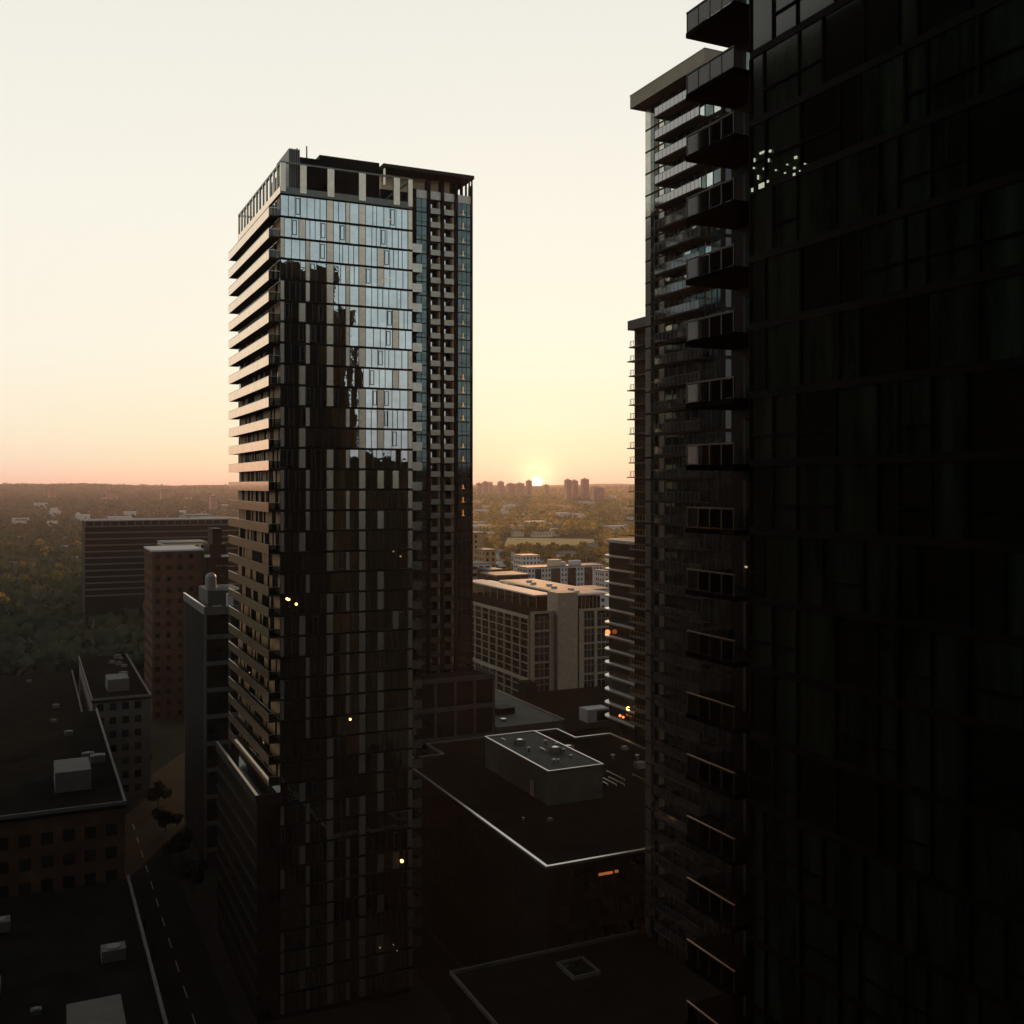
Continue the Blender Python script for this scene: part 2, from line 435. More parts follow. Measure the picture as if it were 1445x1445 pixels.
# louvred plant box at the corner
LX0, LX1 = A(408.5, 144.9), A(423.5, 144.9)
m = MB(O); m.box(LX0, LX1, 145.05, 153, CZ0 + .96, HCAM + 47.7); m.build('plant_box', M['charcoal'], root)
m = MB(O)
for q in range(6):
    x = LX0 + .05 + q * (LX1 - LX0 - .2) / 5
    m.box(x, x + .12, 144.9, 145.04, CZ0 + .96, HCAM + 47.75)
m.box(LX0 - .06, LX0 - .003, 145.0, 153, CZ0 + .96, HCAM + 47.72)
m.build('louvre', M['louver'], root)
PX0, PX1 = A(451, 152), A(535.4, 152)
m = MB(O); m.box(PX0, PX1, 152, 170, CZ0 + .96, HCAM + 49.7); m.build('penthouse', M['charcoal'], root)
m = MB(O); m.box(LX1 + .005, PX0 - .005, 149.0, 165, CZ0 + .96, HCAM + 48.0); m.box(PX0 - .004, XR - 8.8, 146.2, 151.9, CZ0 + .96, HCAM + 44.4); m.build('penthouse_wing', M['charcoal'], root)
m = MB(O); x = A(417, 150); m.tube(x, 149, HCAM + 47.7, HCAM + 49.2, .12, .1, 8); m.build('vent_pipe', M['louver'], root)
m = MB(O); x = A(433, 149.5); m.tube(x, 149.6, HCAM + 47.9, HCAM + 49.9, .12, .1, 8); m.build('vent_pipe', M['louver'], root)
# low wider part at the foot, with a terrace edge
m = MB(O); m.box(29.0, XL + .12, 144.5, 177.5, 0, 30.4); m.build('podium', M['window_dark'], root)
m = MB(O); m.box(28.75, 29.1, 144.3, 177.6, 30.5, 31.9); m.box(29.102, XL + .1, 144.3, 144.5, 30.5, 31.9); m.build('terrace_parapet', M['soffit'], root)
m = MB(O); m.box(28.70, 29.12, 144.2, 177.65, 31.903, 31.95); m.build('handrail', M['cap'], root)
m = MB(O)
for k in range(1, 10): m.box(28.8, 28.99, 144.4, 177.5, 30.4 - 2.95 * k, 30.75 - 2.95 * k)
m.build('podium_band', M['soffit'], root)
# lamps burning inside, behind and at the glass
for px, py in ((405, 845), (418, 852.5), (407.5, 846), (494, 1015), (567, 1215)):
    x = A(px, B0); z = Zy(py, x, B0)
    m = MB(O); m.ball(x, B0 - .09, z, .17 if px != 567 else .24, 10); m.build('lamp', M['lamp_orange'], root)
for px, py in ((348, 1032), (372, 1048), (352, 949), (331, 936), (565, 785), (555, 778)):
    if px < 395:
        y = 150 + sr.random() * 12; x = XL - .10; z = 0
        k = (px - 722.5) / F; y = x * (CT - k * ST) / (ST + k * CT); z = Zy(py, x, y)
        m = MB(O); m.ball(x, y, z, .10, 8)
    else:
        x = A(px, B0); z = Zy(py, x, B0); m = MB(O); m.ball(x, B0 - .09, z, .13, 8)
    m.build('lamp', M['lamp_dim'], root)
for px, py in ((548, 310), (548, 393)):
    x = A(px, B0); z = Zy(py, x, B0); m = MB(O); m.box(x - .3, x + .3, B0 - .10, B0 - .06, z - .06, z + .08); m.build('ceiling_light', M['lamp_dim'], root)
for px, py in ((536, 1337), (555, 1333), (560, 1341)):
    x = A(px, B0); z = Zy(py, x, B0); m = MB(O); m.ball(x, B0 - .09, z, .10, 8); m.build('lamp', M['lamp_dim'], root)

# ================================================================== back tower (dark, finned, pergola)
BB = 205.0
O = (78, 216, 0)
root = thing('finned_tower', 'dark tower with vertical fins, small stacked balconies and a flat roof canopy', 'tower', O)
bx = lambda p: A(p, BB)
BL, BR = bx(540), bx(666)
RZ = HCAM + 62.6
m = MB(O); m.box(BL, BR - .05, BB + 1.6, BB + 22, 0, RZ - .4); m.build('tower_core', M['charcoal'], root)
ZB = [HCAM + 60.9 - 2.95 * k for k in range(46)]
m = MB(O)
for z in ZB[1:]: m.box(bx(590), BR - .03, BB + .02, BB + 1.59, z - .13, z + .10)
m.build('floor_band', M['slab_dark'], root)
for p, q in ((582, 587), (602.8, 607), (622.2, 626.2), (641.4, 645.6), (664.6, 666.3)):
    m = MB(O); m.box(bx(p), bx(q), BB - .35, BB + 1.58, 0, RZ + (2.3 if p > 600 else 0)); m.build('fin', M['charcoal'], root)
m = MB(O)
for p, q in ((587.1, 602.7), (607.1, 622.1), (626.3, 641.3), (645.7, 664.5)): m.box(bx(p), bx(q), BB + .05, BB + .4, ZB[0], RZ)
m.build('roof_parapet', M['grey_panel'], root)
br = random.Random(3)
proto = None; n_w = 0; wst = MB(O)
for k in range(1, 46):
    z = ZB[k]
    for ci, (p, q) in enumerate(((607.2, 622.0), (626.4, 641.2))):
        x0, x1 = bx(p), bx(q)
        # recessed door wall and small balcony front
        if k <= 45:
            m = MB(O); m.box(x0 + .05, x1 - .05, BB + .1, BB + 1.58, z + .101, z + .12); b = m.build('small_balcony', M['soffit'], root)
            m = MB(O); m.box(x0 + .02, x1 - .02, BB + .0, BB + .06, z - .05, z + 1.12); m.build('parapet', M['balcony_panel'], b)
            m = MB(O); m.box(x0 + .2, x0 + .95, BB + 1.52, BB + 1.58, z + .13, z + 2.3); m.build('door', M['mirror_glass'], b)
            m = MB(O); m.box(x1 - .3, x1 - .05, BB + .3, BB + 1.5, z + .13, z + 2.7); m.build('side_wall', M['cream'], b)
    for ci, (p, q) in enumerate(((587.2, 602.6), (645.8, 664.4))):
        x0, x1 = bx(p), bx(q)
        mb = MB(O) if n_w < 90 else wst
        n = 2 if ci == 0 else 3
        for j in range(n):
            u0 = x0 + (x1 - x0) * j / n; u1 = x0 + (x1 - x0) * (j + 1) / n
            t = br.uniform(-.01, .01)
            mb.quad((u0, BB + .06, z + .1), (u1, BB + .06 + t, z + .1), (u1, BB + .06 + t, z + 2.82), (u0, BB + .06, z + 2.82), 0)
            mb.box(u0 - .04, u0 + .04, BB - .02, BB + .05, z + .1, z + 2.82, 1)
        mb.box(x0, x1, BB - .02, BB + .05, z + .9, z + .98, 1)
        if n_w < 90: mb.build('window', [M['teal_glass'], M['frame']], root)
        n_w += 1
# small glowing bars set on the right-hand window column, warm lower down
for k in [q for q in range(1, 24) if q not in (6, 12, 17, 20)]:
    z = ZB[k]; x = bx(653.5)
    m = MB(O); m.box(x - .07, x + .07, BB - .06, BB - .025, z + .5, z + 1.2 + .5 * (k * 7 % 3) / 2); m.box(x - .32, x + .32, BB - .06, BB - .025, z + .38, z + .499)
    m.build('glow_mark', M['glow_faint'] if k < 13 else M['glow_amber'], root)
# roof canopy, its posts, the cream plant rooms under it
CT0 = HCAM + 66.2
m = MB(O); m.box(BL, BR + .3, BB - .6, BB + 14, CT0, CT0 + .75); m.build('roof_canopy', M['soffit'], root)
m = MB(O); m.box(BL + .25, BL + .55, BB - .2, BB + .2, RZ, CT0 - .002); m.build('post', M['panel'], root)
for p in (652.5, 657.5, 662.5, 666.2):
    m = MB(O); m.box(bx(p) - .14, bx(p) + .14, BB + .0, BB + .3, RZ, CT0 - .002); m.build('post', M['charcoal'], root)
for k in range(4):
    m = MB(O); m.box(BR - .2, BR + .1, BB + 3 + k * 3.2, BB + 3.3 + k * 3.2, RZ, CT0 - .002); m.build('post', M['charcoal'], root)
m = MB(O); m.box(bx(546), bx(644), BB + 4.0, BB + 12, RZ - .39, CT0 - .003); m.build('plant_room', M['cream'], root)
m = MB(O); m.box(bx(621), bx(631), BB + 2, BB + 5, CT0 + .752, CT0 + 1.2); m.build('roof_hatch', M['charcoal'], root)

# ================================================================== near tower at the right
O = (45, 22, 0)
root = thing('dark_tower', 'near black tower filling the right edge, with small glass balconies up its corner', 'tower', O)
NA_, NB = 28.5, 36.0
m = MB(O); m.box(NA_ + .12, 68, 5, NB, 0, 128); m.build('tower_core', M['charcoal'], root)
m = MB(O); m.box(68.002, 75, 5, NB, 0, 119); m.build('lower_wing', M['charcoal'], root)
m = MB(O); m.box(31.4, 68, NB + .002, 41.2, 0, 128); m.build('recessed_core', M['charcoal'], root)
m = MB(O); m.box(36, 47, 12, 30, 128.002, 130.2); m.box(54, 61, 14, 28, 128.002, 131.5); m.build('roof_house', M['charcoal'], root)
m = MB(O); m.tube(58, 20, 131.5, 137, .12, .06, 6); m.build('mast', M['frame'], root)
ZN = [HCAM + 22.2 - 3.0 * .983 * k for k in range(0, 33)] 
ZN = [HCAM + (685 - 181.6) / F * 45.3 + 2.95 * (8 - k) for k in range(0, 42)]
ZN = [z for z in ZN if z > 1]
m = MB(O)
for z in ZN: m.box(NA_ - .05, NA_ + .115, 5.0, NB + .02, z - .16, z + .16)
m.build('floor_band', M['slab_dark'], root)
nr = random.Random(9); n_w = 0; wst = MB(O)
order = sorted(range(len(ZN) - 1), key=lambda i: abs(ZN[i] - HCAM - 3))
for i in order:
    z0, z1 = ZN[i] - 2.95 + .16, ZN[i] - .16
    y = NB
    pat = nr.choice(((1.0, 2.2, 2.2, 1.1, 2.2), (1.5, 1.5, 2.2, 2.2, 1.0), (.9, 2.2, 1.4, 2.2, 1.7)))
    j = 0
    while y > 6:
        w = min(pat[j % 5], y - 5.0); j += 1
        vis = y > 22
        if not vis: 
            wst.quad((NA_, y, z0), (NA_, 5.0, z0), (NA_, 5.0, z1), (NA_, y, z1), 0); break
        mb = MB(O) if n_w < 100 else wst
        t = nr.uniform(-.006, .006)
        mb.quad((NA_ + t, y, z0), (NA_, y - w, z0), (NA_, y - w, z1), (NA_ + t, y, z1), 0)
        mb.box(NA_ - .08, NA_ + .02, y - .06, y + .04, z0, z1, 1)
        if nr.random() < .35: mb.box(NA_ - .08, NA_ + .02, y - w + .05, y - .07, z0 + .95, z0 + 1.03, 1)
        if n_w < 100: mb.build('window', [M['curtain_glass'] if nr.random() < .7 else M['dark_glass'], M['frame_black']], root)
        n_w += 1
        y -= w
wst.build('window', [M['curtain_glass'], M['frame_black']], root, stuff=True)
# corner balconies
ZS0 = Zy(402.6, A(967, 40.9), 40.9)
PITCH = 2.952
proto = None
for k in range(-7, 26):
    z = ZS0 - PITCH * k
    if z < 3 or z > 126: continue
    if proto is None:
        z1st = z
        m = MB(O); m.box(NA_, 31.38, 37.2, 40.9, z, z + .24); b = m.build('corner_balcony', M['slab_black'], root)
        m = MB(O)
        m.box(NA_ + .04, NA_ + .07, 37.3, 40.8, z + .30, z + 1.12)
        m.box(NA_ + .1, 31.3, 40.78, 40.81, z + .30, z + 1.12)
        g_ = m.build('glass_railing', M['rail_glass'], b)
        m = MB(O)
        for q in range(5): yy = 37.26 + q * .895; m.box(NA_ + .02, NA_ + .09, yy - .03, yy + .03, z + .241, z + 1.16)
        m.box(NA_, NA_ + .11, 37.2, 40.88, z + 1.162, z + 1.22)
        r_ = m.build('handrail', M['rail_dark'], b)
        m = MB(O)
        m.box(31.30, 31.385, 37.6, 38.7, z + .26, z + 2.4, 0); m.box(31.30, 31.385, 38.9, 39.9, z + .26, z + 2.4, 0)
        m.box(31.28, 31.388, 38.72, 38.88, z + .245, z + 2.5, 1); m.box(31.28, 31.388, 39.92, 40.1, z + .245, z + 2.5, 1)
        d_ = m.build('balcony_door', [M['teal_glass'], M['concrete']], b)
        proto = (b, (g_, r_, d_))
    else:
        b = proto[0].copy(); COL.objects.link(b); b.location = (0, 0, z - z1st); b.parent = root
        for c in proto[1]: d = c.copy(); COL.objects.link(d); d.parent = b
# lit room on an upper floor
def near_lamp(px, py, s, mt, nm='ceiling_light', w=1.0):
    k = (px - 722.5) / F; a = NA_ - .09; b = a * (CT - k * ST) / (ST + k * CT); z = Zy(py, a, b)
    m = MB(O); m.box(a, a + .06, b - s * w, b + s * w, z - s, z + s); m.build(nm, mt, root)
for px, py, s, w in ((1075, 215, .05, 4), (1086, 213, .06, 1), (1074, 262, .13, 1.6), (1083, 256, .06, 1), (1061, 268, .1, .6), (1122, 222, .06, 1.3),
                     (1120, 237, .05, 1), (1120, 246, .06, 1.2), (1135, 231, .03, 1), (1063, 237, .04, 1), (1077, 238, .05, .8), (1107, 244, .035, 1), (1094, 240, .03, 1), (1064, 226, .10, .25), (1069, 250, .12, .25), (1110, 232, .03, 1), (1128, 241, .03, 1), (1084, 226, .09, .2)):
    near_lamp(px, py, s * .8, M['lamp_cool'], w=w)
near_lamp(1052, 800, .04, M['lamp_dim'], w=1.6)

# ================================================================== far right tower with the cornice
O = (85, 110, 0)
root = thing('cornice_tower', 'tower with a deep grey roof cornice and glass-fronted balconies below it', 'tower', O)
FA = 75.8; BF0, BF1 = 101.5, 118.2
ZTOP = HCAM + 50.9
m = MB(O); m.box(FA + .1, 95, BF0, 114.8, 0, ZTOP); m.box(FA + 2.1, 95, 114.802, BF1, 0, ZTOP); m.build('tower_core', M['charcoal'], root)
ZF = [HCAM + 48.0 - 2.95 * k for k in range(-1, 41)]
m = MB(O)
for z in ZF: m.box(FA - .05, FA + 2.09, 114.81, BF1, z - .14, z + .10); m.box(FA - .03, FA + .09, BF0, 114.8, z - .14, z + .10)
m.build('floor_band', M['slab_dark'], root)
fr2 = random.Random(21); n_w = 0; wst = MB(O)
for k, z in enumerate(ZF[1:]):
    up = k < 6
    m = MB(O); m.prism([(FA - .02, 116.9), (FA + .06, 116.9), (FA + .06, BF1 - .1), (FA + 1.2, BF1 - .1), (FA + 1.2, BF1), (FA - .02, BF1)], z + .10, z + 2.81)
    m.build('cladding_panel', M['satin_panel'], root)
    m = MB(O); m.box(FA - .02, FA + .06, 113.6, 114.78, z + .10, z + 2.81); m.build('cladding_panel', M['satin_panel'], root)
    m = MB(O)
    m.box(FA, FA + .03, 115.1, 116.0, z + .10, z + 2.81, 0)
    m.box(FA - .03, FA + .05, 116.002, 116.06, z + .1, z + 2.81, 1); m.box(FA - .03, FA + .05, 115.0, 115.1, z + .1, z + 2.81, 1)
    m.quad((FA, 116.07, z + .1), (FA, 116.88, z + .1), (FA, 116.88, z + 2.81), (FA, 116.07, z + 2.81), 2)
    m.box(FA - .02, FA + .04, 116.07, 116.88, z + 1.2, z + 1.26, 1)
    m.build('corner_window', [M['clear'], M['frame'], M['teal_glass']], root)
    y = 113.6
    while y > BF0 + .5:
        w = fr2.choice((1.1, 1.4, 1.8)); w = min(w, y - BF0)
        mb = MB(O) if n_w < 90 else wst
        t = fr2.uniform(-.006, .006)
        mb.quad((FA + t, y, z + .1), (FA, y - w, z + .1), (FA, y - w, z + 2.81), (FA + t, y, z + 2.81), 0)
        mb.box(FA - .06, FA + .01, y - .05, y + .04, z + .1, z + 2.81, 1)
        if n_w < 90: mb.build('window', [M['mirror_glass'] if fr2.random() < .35 else M['teal_glass'], M['frame']], root)
        n_w += 1; y -= w
wst.build('window', [M['teal_glass'], M['frame']], root, stuff=True)
proto = None
for k, z in enumerate(ZF[1:38]):
    if proto is None:
        z1st = z
        m = MB(O); m.box(74.2, FA - .06, 103.7, 113.55, z, z + .22); b = m.build('long_balcony', M['soffit'], root)
        m = MB(O)
        for q in range(11): m.box(74.2, 74.23, 103.75 + q * .89, 104.55 + q * .89, z + .23, z + 1.25)
        g_ = m.build('glass_railing', M['frosted_rail'], b)
        m = MB(O)
        for q in range(12): m.box(74.2, 74.25, 103.66 + q * .89, 103.74 + q * .89, z + .222, z + 1.27)
        m.box(74.17, 74.27, 103.66, 113.55, z + 1.272, z + 1.32)
        m.box(74.28, FA - .07, 113.5, 113.53, z + .23, z + 1.25)
        r_ = m.build('handrail', M['frame'], b)
        proto = (b, (g_, r_))
    else:
        b = proto[0].copy(); COL.objects.link(b); b.location = (0, 0, z - z1st); b.parent = root
        for c in proto[1]: d = c.copy(); COL.objects.link(d); d.parent = b
m = MB(O); m.box(73.8, 95, 102.0, 118.9, ZTOP + .01, ZTOP + 1.75); m.build('cornice', M['trim'], root)
m = MB(O); m.box(73.74, 95.05, 101.95, 118.96, ZTOP + 1.752, ZTOP + 1.83); m.build('coping', M['louver'], root)
m = MB(O)
for k, z in enumerate(ZF[1:]):
    for q in range(4): m.box(76.5 + q * 2.3, 78.2 + q * 2.3, BF0 - .04, BF0 - .002, z + .2, z + 2.7)
m.build('end_window', M['dark_glass'], root, stuff=True)

# ================================================================== thin balcony tower behind it
O = (118, 170, 0)
root = thing('slim_tower', 'slim far tower edge with short railed balconies beside the large dark tower', 'tower', O)
ba = 180.0
WA = A(894.5, ba)
TZ = Zy(454, WA, ba)
m = MB(O); m.box(A(896, ba), 130, 161, 179.6, 0, TZ - 1.4); m.build('tower_core', M['charcoal'], root)
m = MB(O); m.box(A(885.6, ba), 130, 161, ba, TZ - 1.9, TZ); m.build('roof_block', M['concrete'], root)
m = MB(O); m.tube(A(894.6, ba), ba - .5, 20, TZ - 1.91, .16, .16, 8); m.build('corner_post', M['charcoal'], root)
z = Zy(490.5, WA, ba); k = 0
while z > 24:
    e = A(887.0 if k % 2 == 0 else 884.6, ba)
    if k % 2: pass
    m = MB(O); m.box(e, A(896, ba) - .01, ba - 6, ba, z - .2, z); b = m.build('short_balcony', M['concrete'], root)
    m = MB(O)
    x0 = A(888.5, ba)
    for q in range(4): xx = x0 + q * .42; m.box(xx, xx + .05, ba - .15, ba - .1, z + .002, z + 1.15)
    for q in range(6): yy = ba - .3 - q * 1.1; m.box(x0, x0 + .05, yy - .05, yy, z + .002, z + 1.15)
    m.box(x0, A(896, ba) - .02, ba - .16, ba - .09, z + 1.152, z + 1.2); m.box(x0, x0 + .05, ba - 6, ba - .17, z + 1.152, z + 1.2)
    m.build('railing', M['ochre'] if z < HCAM - 5 else M['concrete'], b)
    z -= 2.95; k += 1

# ================================================================== rounded glass mid-rise
O = (128, 190, 0)
root = thing('curved_midrise', 'dark glass mid-rise with a rounded corner and thin white floor edges', 'building', O)
def rounded(x0, x1, y0, y1, r, grow=0):
    x0 -= grow; y1 += grow; y0 -= grow
    pts = [(x0, y0), (x1, y0), (x1, y1)]
    for q in range(9):
        t = math.pi / 2 * q / 8
        pts.append((x0 + r - r * math.sin(t), y1 - r + r * math.cos(t)))
    return pts
MT = Zy(765, 115, 190)
m = MB(O); m.prism(rounded(115.8, 140, 181.5, 198, 3.5), 0, MT - .3); m.build('glass_wall', M['dark_glass'], root)
n = 0; z = MT - 3.4
while z > 24:
    m = MB(O); m.prism(rounded(115.8, 140, 181.5, 198, 3.9, .75), z, z + .30); m.build('floor_edge', M['cap'], root); z -= 2.95
m = MB(O); m.prism(rounded(115.8, 140, 181.5, 198, 3.8, .45), MT - .28, MT + .35); m.build('roof_edge', M['pale'], root)
m = MB(O); m.prism(rounded(117.6, 138, 183, 196.5, 3), MT + .351, MT + .36); m.build('roof_deck', M['ochre'], root)
for px, py, r, mt in ((857.5, 892, .55, 'lamp_red'), (886.5, 1000, .42, 'lamp_orange'), (875, 1010, .30, 'lamp_red'), (879.5, 1012, .26, 'lamp_red')):
    k = (px - 722.5) / F; a = 114.9; b = a * (CT - k * ST) / (ST + k * CT); z = Zy(py, a, b)
    m = MB(O); m.ball(a, b, z, r, 12); m.build('lamp', M[mt], root)
    m = MB(O); m.box(a + .1, 116.2, b - .04, b + .04, z - .05, z + .05); m.build('lamp_bracket', M['frame'], root)

# ================================================================== low building with white roof edges
O = (84, 150, 0)
root = thing('flat_roof_building', 'dark low building in front with a flat roof lined by bright thin parapet edges', 'building', O)
poly = [(61.7, 120), (106.3, 120), (106.3, 179), (98.4, 179), (98.4, 187), (70.1, 187), (70.1, 178.4), (61.7, 178.4)]
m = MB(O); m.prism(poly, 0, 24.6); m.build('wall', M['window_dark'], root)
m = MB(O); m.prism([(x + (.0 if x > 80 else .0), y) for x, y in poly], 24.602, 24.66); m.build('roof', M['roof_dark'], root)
def edge_strip(name, pts, z0, z1, w, mt, par):
    m = MB(O); n = len(pts)
    for i in range(n):
        (xa, ya), (xb, yb) = pts[i], pts[(i + 1) % n]
        x0, x1 = min(xa, xb), max(xa, xb); y0, y1 = min(ya, yb), max(ya, yb)
        if x1 - x0 > y1 - y0: m.box(x0 + w, x1 - w, y0 - w, y0 + w, z0, z1)
        else: m.box(x0 - w, x0 + w, y0 - w, y1 + w, z0, z1)
    return m.build(name, mt, par)
edge_strip('parapet', poly, 24.664, 25.0, .16, M['concrete'], root)
edge_strip('parapet_flashing', poly, 25.003, 25.07, .22, M['cap'], root)
m = MB(O); m.box(74.1, 83.9, 143.5, 168.2, 24.664, 30.0); ph = m.build('roof_house', M['roof_green'], root)
edge_strip('roof_house_edge', [(74.1, 143.5), (83.9, 143.5), (83.9, 168.2), (74.1, 168.2)], 30.003, 30.18, .13, M['cap'], root)
m = MB(O); m.box(74.0, 74.09, 148.5, 149.9, 24.7, 27.2); m.build('roof_door', M['stone'], root)
vr = random.Random(2)
def vent(x, y, z, s, kind):
    m = MB(O)
    if kind == 0:
        m.tube(x, y, z, z + s * 1.1, s * .30, s * .30, 10); b = m.build('roof_vent', M['roof_grey'], root)
        m = MB(O); m.tube(x, y, z + s * 1.1, z + s * 1.35, s * .62, s * .22, 12); m.build('vent_cap', M['cap'], b)
    elif kind == 1:
        m.box(x - s, x + s, y - s * .8, y + s * .8, z, z + s); b = m.build('roof_unit', M['roof_grey'], root)
        m = MB(O); m.tube(x, y, z + s, z + s + .08, s * .6, s * .6, 12); m.build('fan', M['cap'], b)
    else:
        m.box(x - .06, x + .06, y - s, y + s, z + .25, z + .35); m.box(x - .05, x + .05, y - s, y - s + .1, z, z + .25); m.box(x - .05, x + .05, y + s - .1, y + s, z, z + .25)
        m.build('roof_pipe', M['cap'], root)
for x, y, s, kd in ((77.5, 161, .8, 1), (76.8, 156, .6, 0), (81.5, 159, .6, 0), (82.6, 157, .5, 0), (80.5, 153.5, .9, 1), (81.7, 152.6, .6, 0), (81, 148.8, .55, 0), (77.0, 147.2, .65, 0), (79.2, 155.6, 1.0, 2), (78, 147.6, .5, 0), (76, 164.5, .8, 2)):
    vent(x, y, 30.0, s, kd)
for x, y, s, kd in ((97.5, 163, .7, 0), (101.5, 161, .7, 0), (88, 152, 3.2, 2), (89.2, 151, 3, 2), (90.4, 150, 2.6, 2), (92, 153, 3.0, 2), (95, 150, 2.2, 2), (99, 156, 1.0, 1), (104, 158, 1.2, 2), (89, 131, .5, 0), (67.5, 139, .35, 0), (103, 137, 1.0, 1), (102, 129, .5, 0), (71, 137, .4, 1), (93, 172, .9, 1), (103, 168, .6, 1)):
    vent(x, y, 24.66, s, kd)
for px, py, w in ((852, 1232.5, 1.0), (861, 1231, .5), (870, 1229, .35)):
    x = A(px, 119.9); z = Zy(py, x, 119.9); m = MB(O); m.box(x - w * .8, x + w * .8, 119.85, 119.93, z - .22, z + .12); m.build('lit_window', M['lit_strip'], root)
m = MB(O)
for k in range(6):
    for q in range(18): m.box(63 + q * 2.4, 64.9 + q * 2.4, 119.93, 119.99, 2.2 + k * 3.7, 4.6 + k * 3.7)
    for q in range(22): m.box(61.63, 61.69, 121.3 + q * 2.6, 123.2 + q * 2.6, 2.2 + k * 3.7, 4.6 + k * 3.7)
m.build('window', M['dark_glass'], root, stuff=True)

# lower podium in front with a skylight
O = (58, 95, 0)
root = thing('podium_building', 'dark low podium at the bottom with a small framed skylight on its roof', 'building', O)
m = MB(O); m.box(47, 74, 62, 117, 0, 14.9); m.build('wall', M['window_dark'], root)
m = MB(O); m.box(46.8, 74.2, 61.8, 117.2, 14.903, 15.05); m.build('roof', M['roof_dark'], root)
m = MB(O); m.box(46.8, 47.1, 61.8, 117.2, 15.053, 15.5); m.box(47.102, 74.2, 116.9, 117.2, 15.053, 15.5); m.build('parapet', M['concrete'], root)
m = MB(O); m.box(59.8, 63.6, 109.2, 109.5, 15.053, 15.5); m.box(59.8, 63.6, 113.4, 113.7, 15.053, 15.5); m.box(59.8, 60.1, 109.502, 113.398, 15.053, 15.5); m.box(63.3, 63.6, 109.502, 113.398, 15.053, 15.5)
sk = m.build('skylight', M['concrete'], root); m = MB(O); m.box(60.1, 63.3, 109.5, 113.4, 15.053, 15.3); m.build('glazing', M['dark_glass'], sk)

# ================================================================== blocks between
O = (79, 205, 0)
root = thing('framed_block', 'small block with pale concrete bands beside the foot of the finned tower', 'building', O)
bt = HCAM - 38.9
m = MB(O); m.box(70.2, 88, 195.2, 204.5, 0, bt - 1.2); m.build('wall', M['window_dark'], root)
m = MB(O)
for z in (bt - 1.3, bt - 7.2, bt - 13.4): m.box(70, 88.1, 195.0, 195.18, z, z + 1.0); m.box(88.002, 88.2, 195.2, 204.5, z, z + 1.0)
for x in (87.6, 83.3, 79.0, 74.7, 70.2): m.box(x, x + .55, 195.02, 195.17, 8, bt - 1.31)
m.build('concrete_frame', M['concrete'], root)
m = MB(O); m.box(70.2, 88, 195.2, 204.5, bt - 1.19, bt - 1.0); m.build('roof', M['roof_dark'], root)
m = MB(O)
for q in range(9): m.box(87.8, 87.9, 195.4 + q * 1.1, 195.5 + q * 1.1, bt - .29, bt + .6)
m.box(87.78, 87.92, 195.4, 204.4, bt + .602, bt + .66); m.build('railing', M['louver'], root)
O = (97, 212, 0)
root = thing('green_roof_building', 'low building with a dull grey-green flat roof behind the white-edged roof', 'building', O)
m = MB(O); m.prism([(88.3, 194), (104, 194), (104, 244), (88.3, 244)], 0, 24.7); m.build('wall', M['concrete'], root)
m = MB(O); m.box(88.3, 104, 194, 244, 24.703, 24.8); m.build('roof', M['roof_green'], root)
m = MB(O); m.box(103.8, 104.1, 194, 244, 24.803, 25.05); m.build('roof_edge', M['trim'], root)
m = MB(O); m.box(93, 97, 204, 208, 24.803, 26.2); m.build('roof_unit', M['charcoal'], root)
m = MB(O); m.box(91.4, 92.4, 198.4, 199.6, 24.803, 25.3); m.build('skylight', M['cap'], root)
O = (128, 225, 0)
root = thing('dark_podium', 'dark flat podium with a small white rooftop shed below the stone block', 'building', O)
m = MB(O); m.box(106, 150, 206, 249, 0, 18.8); m.build('wall', M['brick'], root)
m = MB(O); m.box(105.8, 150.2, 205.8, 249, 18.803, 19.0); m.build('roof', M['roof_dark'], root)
sx = A(841, 213)
m = MB(O); m.prism([(sx - 3.2, 211.5), (sx + 2.8, 211.5), (sx + 2.8, 215.5), (sx - 3.2, 215.5)], 19.003, 22.0); sh = m.build('roof_shed', M['white_wall'], root)
m = MB(O); m.box(sx - .6, sx + 2.6, 211.42, 211.49, 19.2, 21.6); m.build('shed_opening', M['charcoal'], sh)
m = MB(O); m.tube(sx + 2.2, 212, 22.0, 25.2, .08, .06, 6); m.build('mast', M['louver'], root)
m = MB(O); m.box(118.5, 121.8, 243, 247, 19.003, 23.0); m.build('stair_head', M['charcoal'], root)

# ================================================================== stone office block
O = (137, 275, 0)
root = thing('stone_office', 'beige stone office block with gridded windows and a tall blank stair shaft', 'building', O)
SA, SB = 124.0, 251.0
SR = A(861, SB); SZ = Zy(866, SA, SB)
m = MB(O); m.box(SA + .25, SR, SB + .25, 312, 0, SZ - .6); m.build('wall', M['window_dark'], root)
FH = 4.3
# left face grid
m = MB(O)
for k in range(9):
    z = SZ - 1.0 - k * FH
    big = k in (0, 4)
    m.box(SA - (.35 if big else .05), SA + .24, SB + .6, 312, z - (.6 if big else .12), z + (.25 if big else .12))
    m.box(SA - .02, SA + .24, SB + .6, 312, z - FH * .5 - .07, z - FH * .5 + .07)
for q in range(11):
    y = SB + .9 + q * 5.3
    m.box(SA - .12, SA + .23, y, y + .55, SZ - 1.0 - 4 * FH, SZ - 1.62); m.box(SA - .12, SA + .23, y, y + .55, 2, SZ - 1.62 - 4 * FH)
m.build('window_grid', M['trim'], root)
